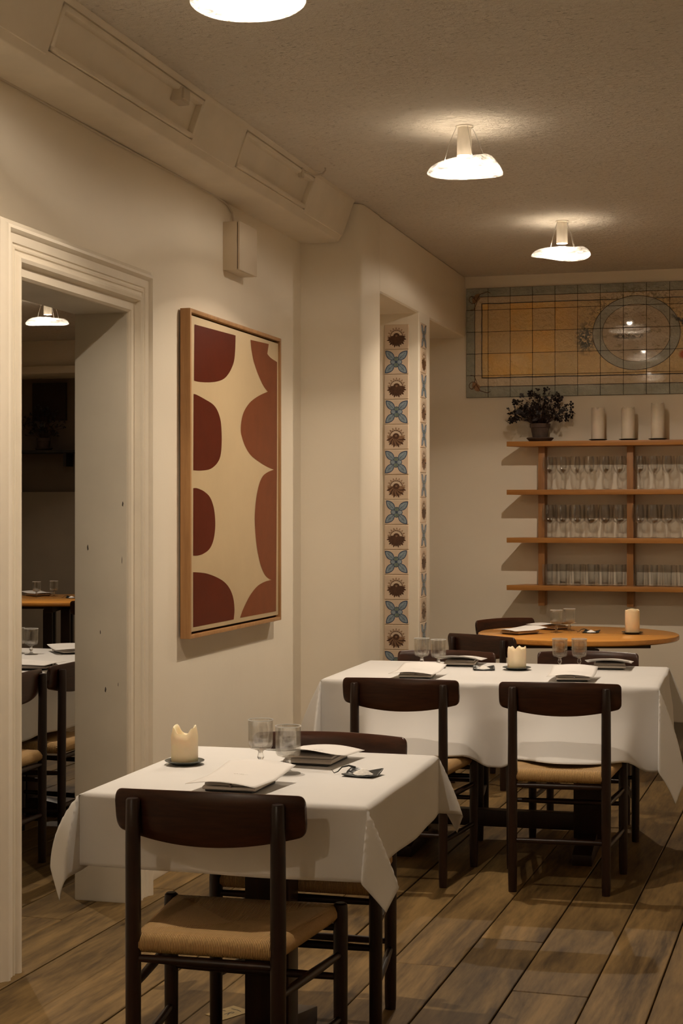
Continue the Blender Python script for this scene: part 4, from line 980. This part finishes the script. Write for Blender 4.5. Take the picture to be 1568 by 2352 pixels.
glass_row(wineB, SZ[2], 'wine_glass', 'wide wine glass', 'third', (('left', lx), ('right', rx)))
glass_row(tumb, SZ[3], 'water_glass', 'plain tumbler', 'lowest', (('left', lx), ('right', rx)))
for x, h, lb, sd in ((-1.214, 0.215, 'leftmost', 2), (-1.02, 0.212, 'middle', 3), (-0.831, 0.236, 'rightmost and tallest', 5)):
    candle(x, YB - 0.10, SZ[0], 0.0435, h - 0.006, f'{lb} of the three tall candles on the top shelf', f'black plate under the {lb} candle on the top shelf', 'jag', 'white_wax', 'black_iron', 0.060, 'tall candles on the top shelf', sd)

def potted_plant(x, y, z, label, spread, height, pot_r, leaves, seed):
    rnd = random.Random(seed)
    t = thing('potted_plant', label, 'plant', (x, y, z), 0)
    q = MB(); q.lathe([(0.0, 0.0), (pot_r * 1.1, 0.0), (pot_r * 1.45, 0.022), (pot_r * 1.4, 0.026), (pot_r * 1.05, 0.008), (0.0, 0.008)], 32); q.build('saucer', 'clay_pot', t, smooth=True, angle=50)
    q = MB(); q.lathe([(0.0, 0.009), (pot_r * 0.72, 0.009), (pot_r * 0.98, 0.090), (pot_r * 1.07, 0.092), (pot_r * 1.10, 0.118), (pot_r, 0.118), (pot_r * 0.92, 0.098), (0.0, 0.098)], 32); q.build('pot', 'clay_pot', t, smooth=True, angle=40)
    fol = MB(); stm = MB()
    for k in range(leaves):
        a = rnd.uniform(0, 2 * PI); e = rnd.uniform(0.05, 1.0); rr_ = spread * math.sqrt(rnd.uniform(0.02, 1)); hz = 0.125 + height * e * (1 - 0.55 * (rr_ / spread) ** 2)
        p = Vector((rr_ * math.cos(a), rr_ * math.sin(a) * 0.55 - 0.01, hz))
        if k % 2 == 0:
            stm.tube([(0.02 * math.cos(a), 0.02 * math.sin(a), 0.098), (p.x * 0.5, p.y * 0.5, 0.10 + (hz - 0.10) * 0.75), tuple(p)], [0.0018, 0.0014, 0.0008], 5)
        nrm = Vector((rnd.uniform(-1, 1), rnd.uniform(-1.2, 0.4), rnd.uniform(-0.2, 1))).normalized(); u = nrm.orthogonal().normalized(); w_ = nrm.cross(u)
        for j in range(3):
            b0 = 2 * PI * j / 3 + rnd.uniform(-.2, .2); c = p + (u * math.cos(b0) + w_ * math.sin(b0)) * 0.010; s = rnd.uniform(0.007, 0.0105)
            pts = [c + (u * math.cos(q_) + w_ * math.sin(q_)) * s + nrm * 0.002 * math.cos(2 * q_) for q_ in [2 * PI * m / 7 for m in range(7)]]
            fol.add(pts, [tuple(range(7))])
    tag(fol.build('foliage', 'dark_leaf', t, smooth=True), kind='stuff'); tag(stm.build('stems', 'dark_stem', t, smooth=True), kind='stuff')
potted_plant(-1.591, YB - 0.11, SZ[0], 'dark leaved plant in a clay pot on the left end of the top shelf', 0.225, 0.23, 0.062, 210, 11)

# far wall of the next room: a small shelf and a plant in the dark
ws = thing('wall_ledge', 'thin dark wall ledge deep in the next room', 'shelf', (0, 0, 0))
q = MB(); q.box(-7.05, -6.25, 13.80, 14.05, 1.985, 2.01); q.build('board', 'black_iron', ws)
q = MB(); q.box(-6.6, -6.57, 13.9, 14.05, 1.86, 1.985); q.build('bracket', 'black_iron', ws)
potted_plant(-6.80, 13.90, 2.01, 'dark trailing plant on the ledge deep in the next room', 0.22, 0.32, 0.06, 120, 31)
b = MB(); b.box(-6.98, -6.63, 14.02, 14.06, 2.30, 2.66)
tag(b.build('wall_picture', 'frame_gap', bevel=0.006), 'small dark picture barely visible in the next room', 'picture')
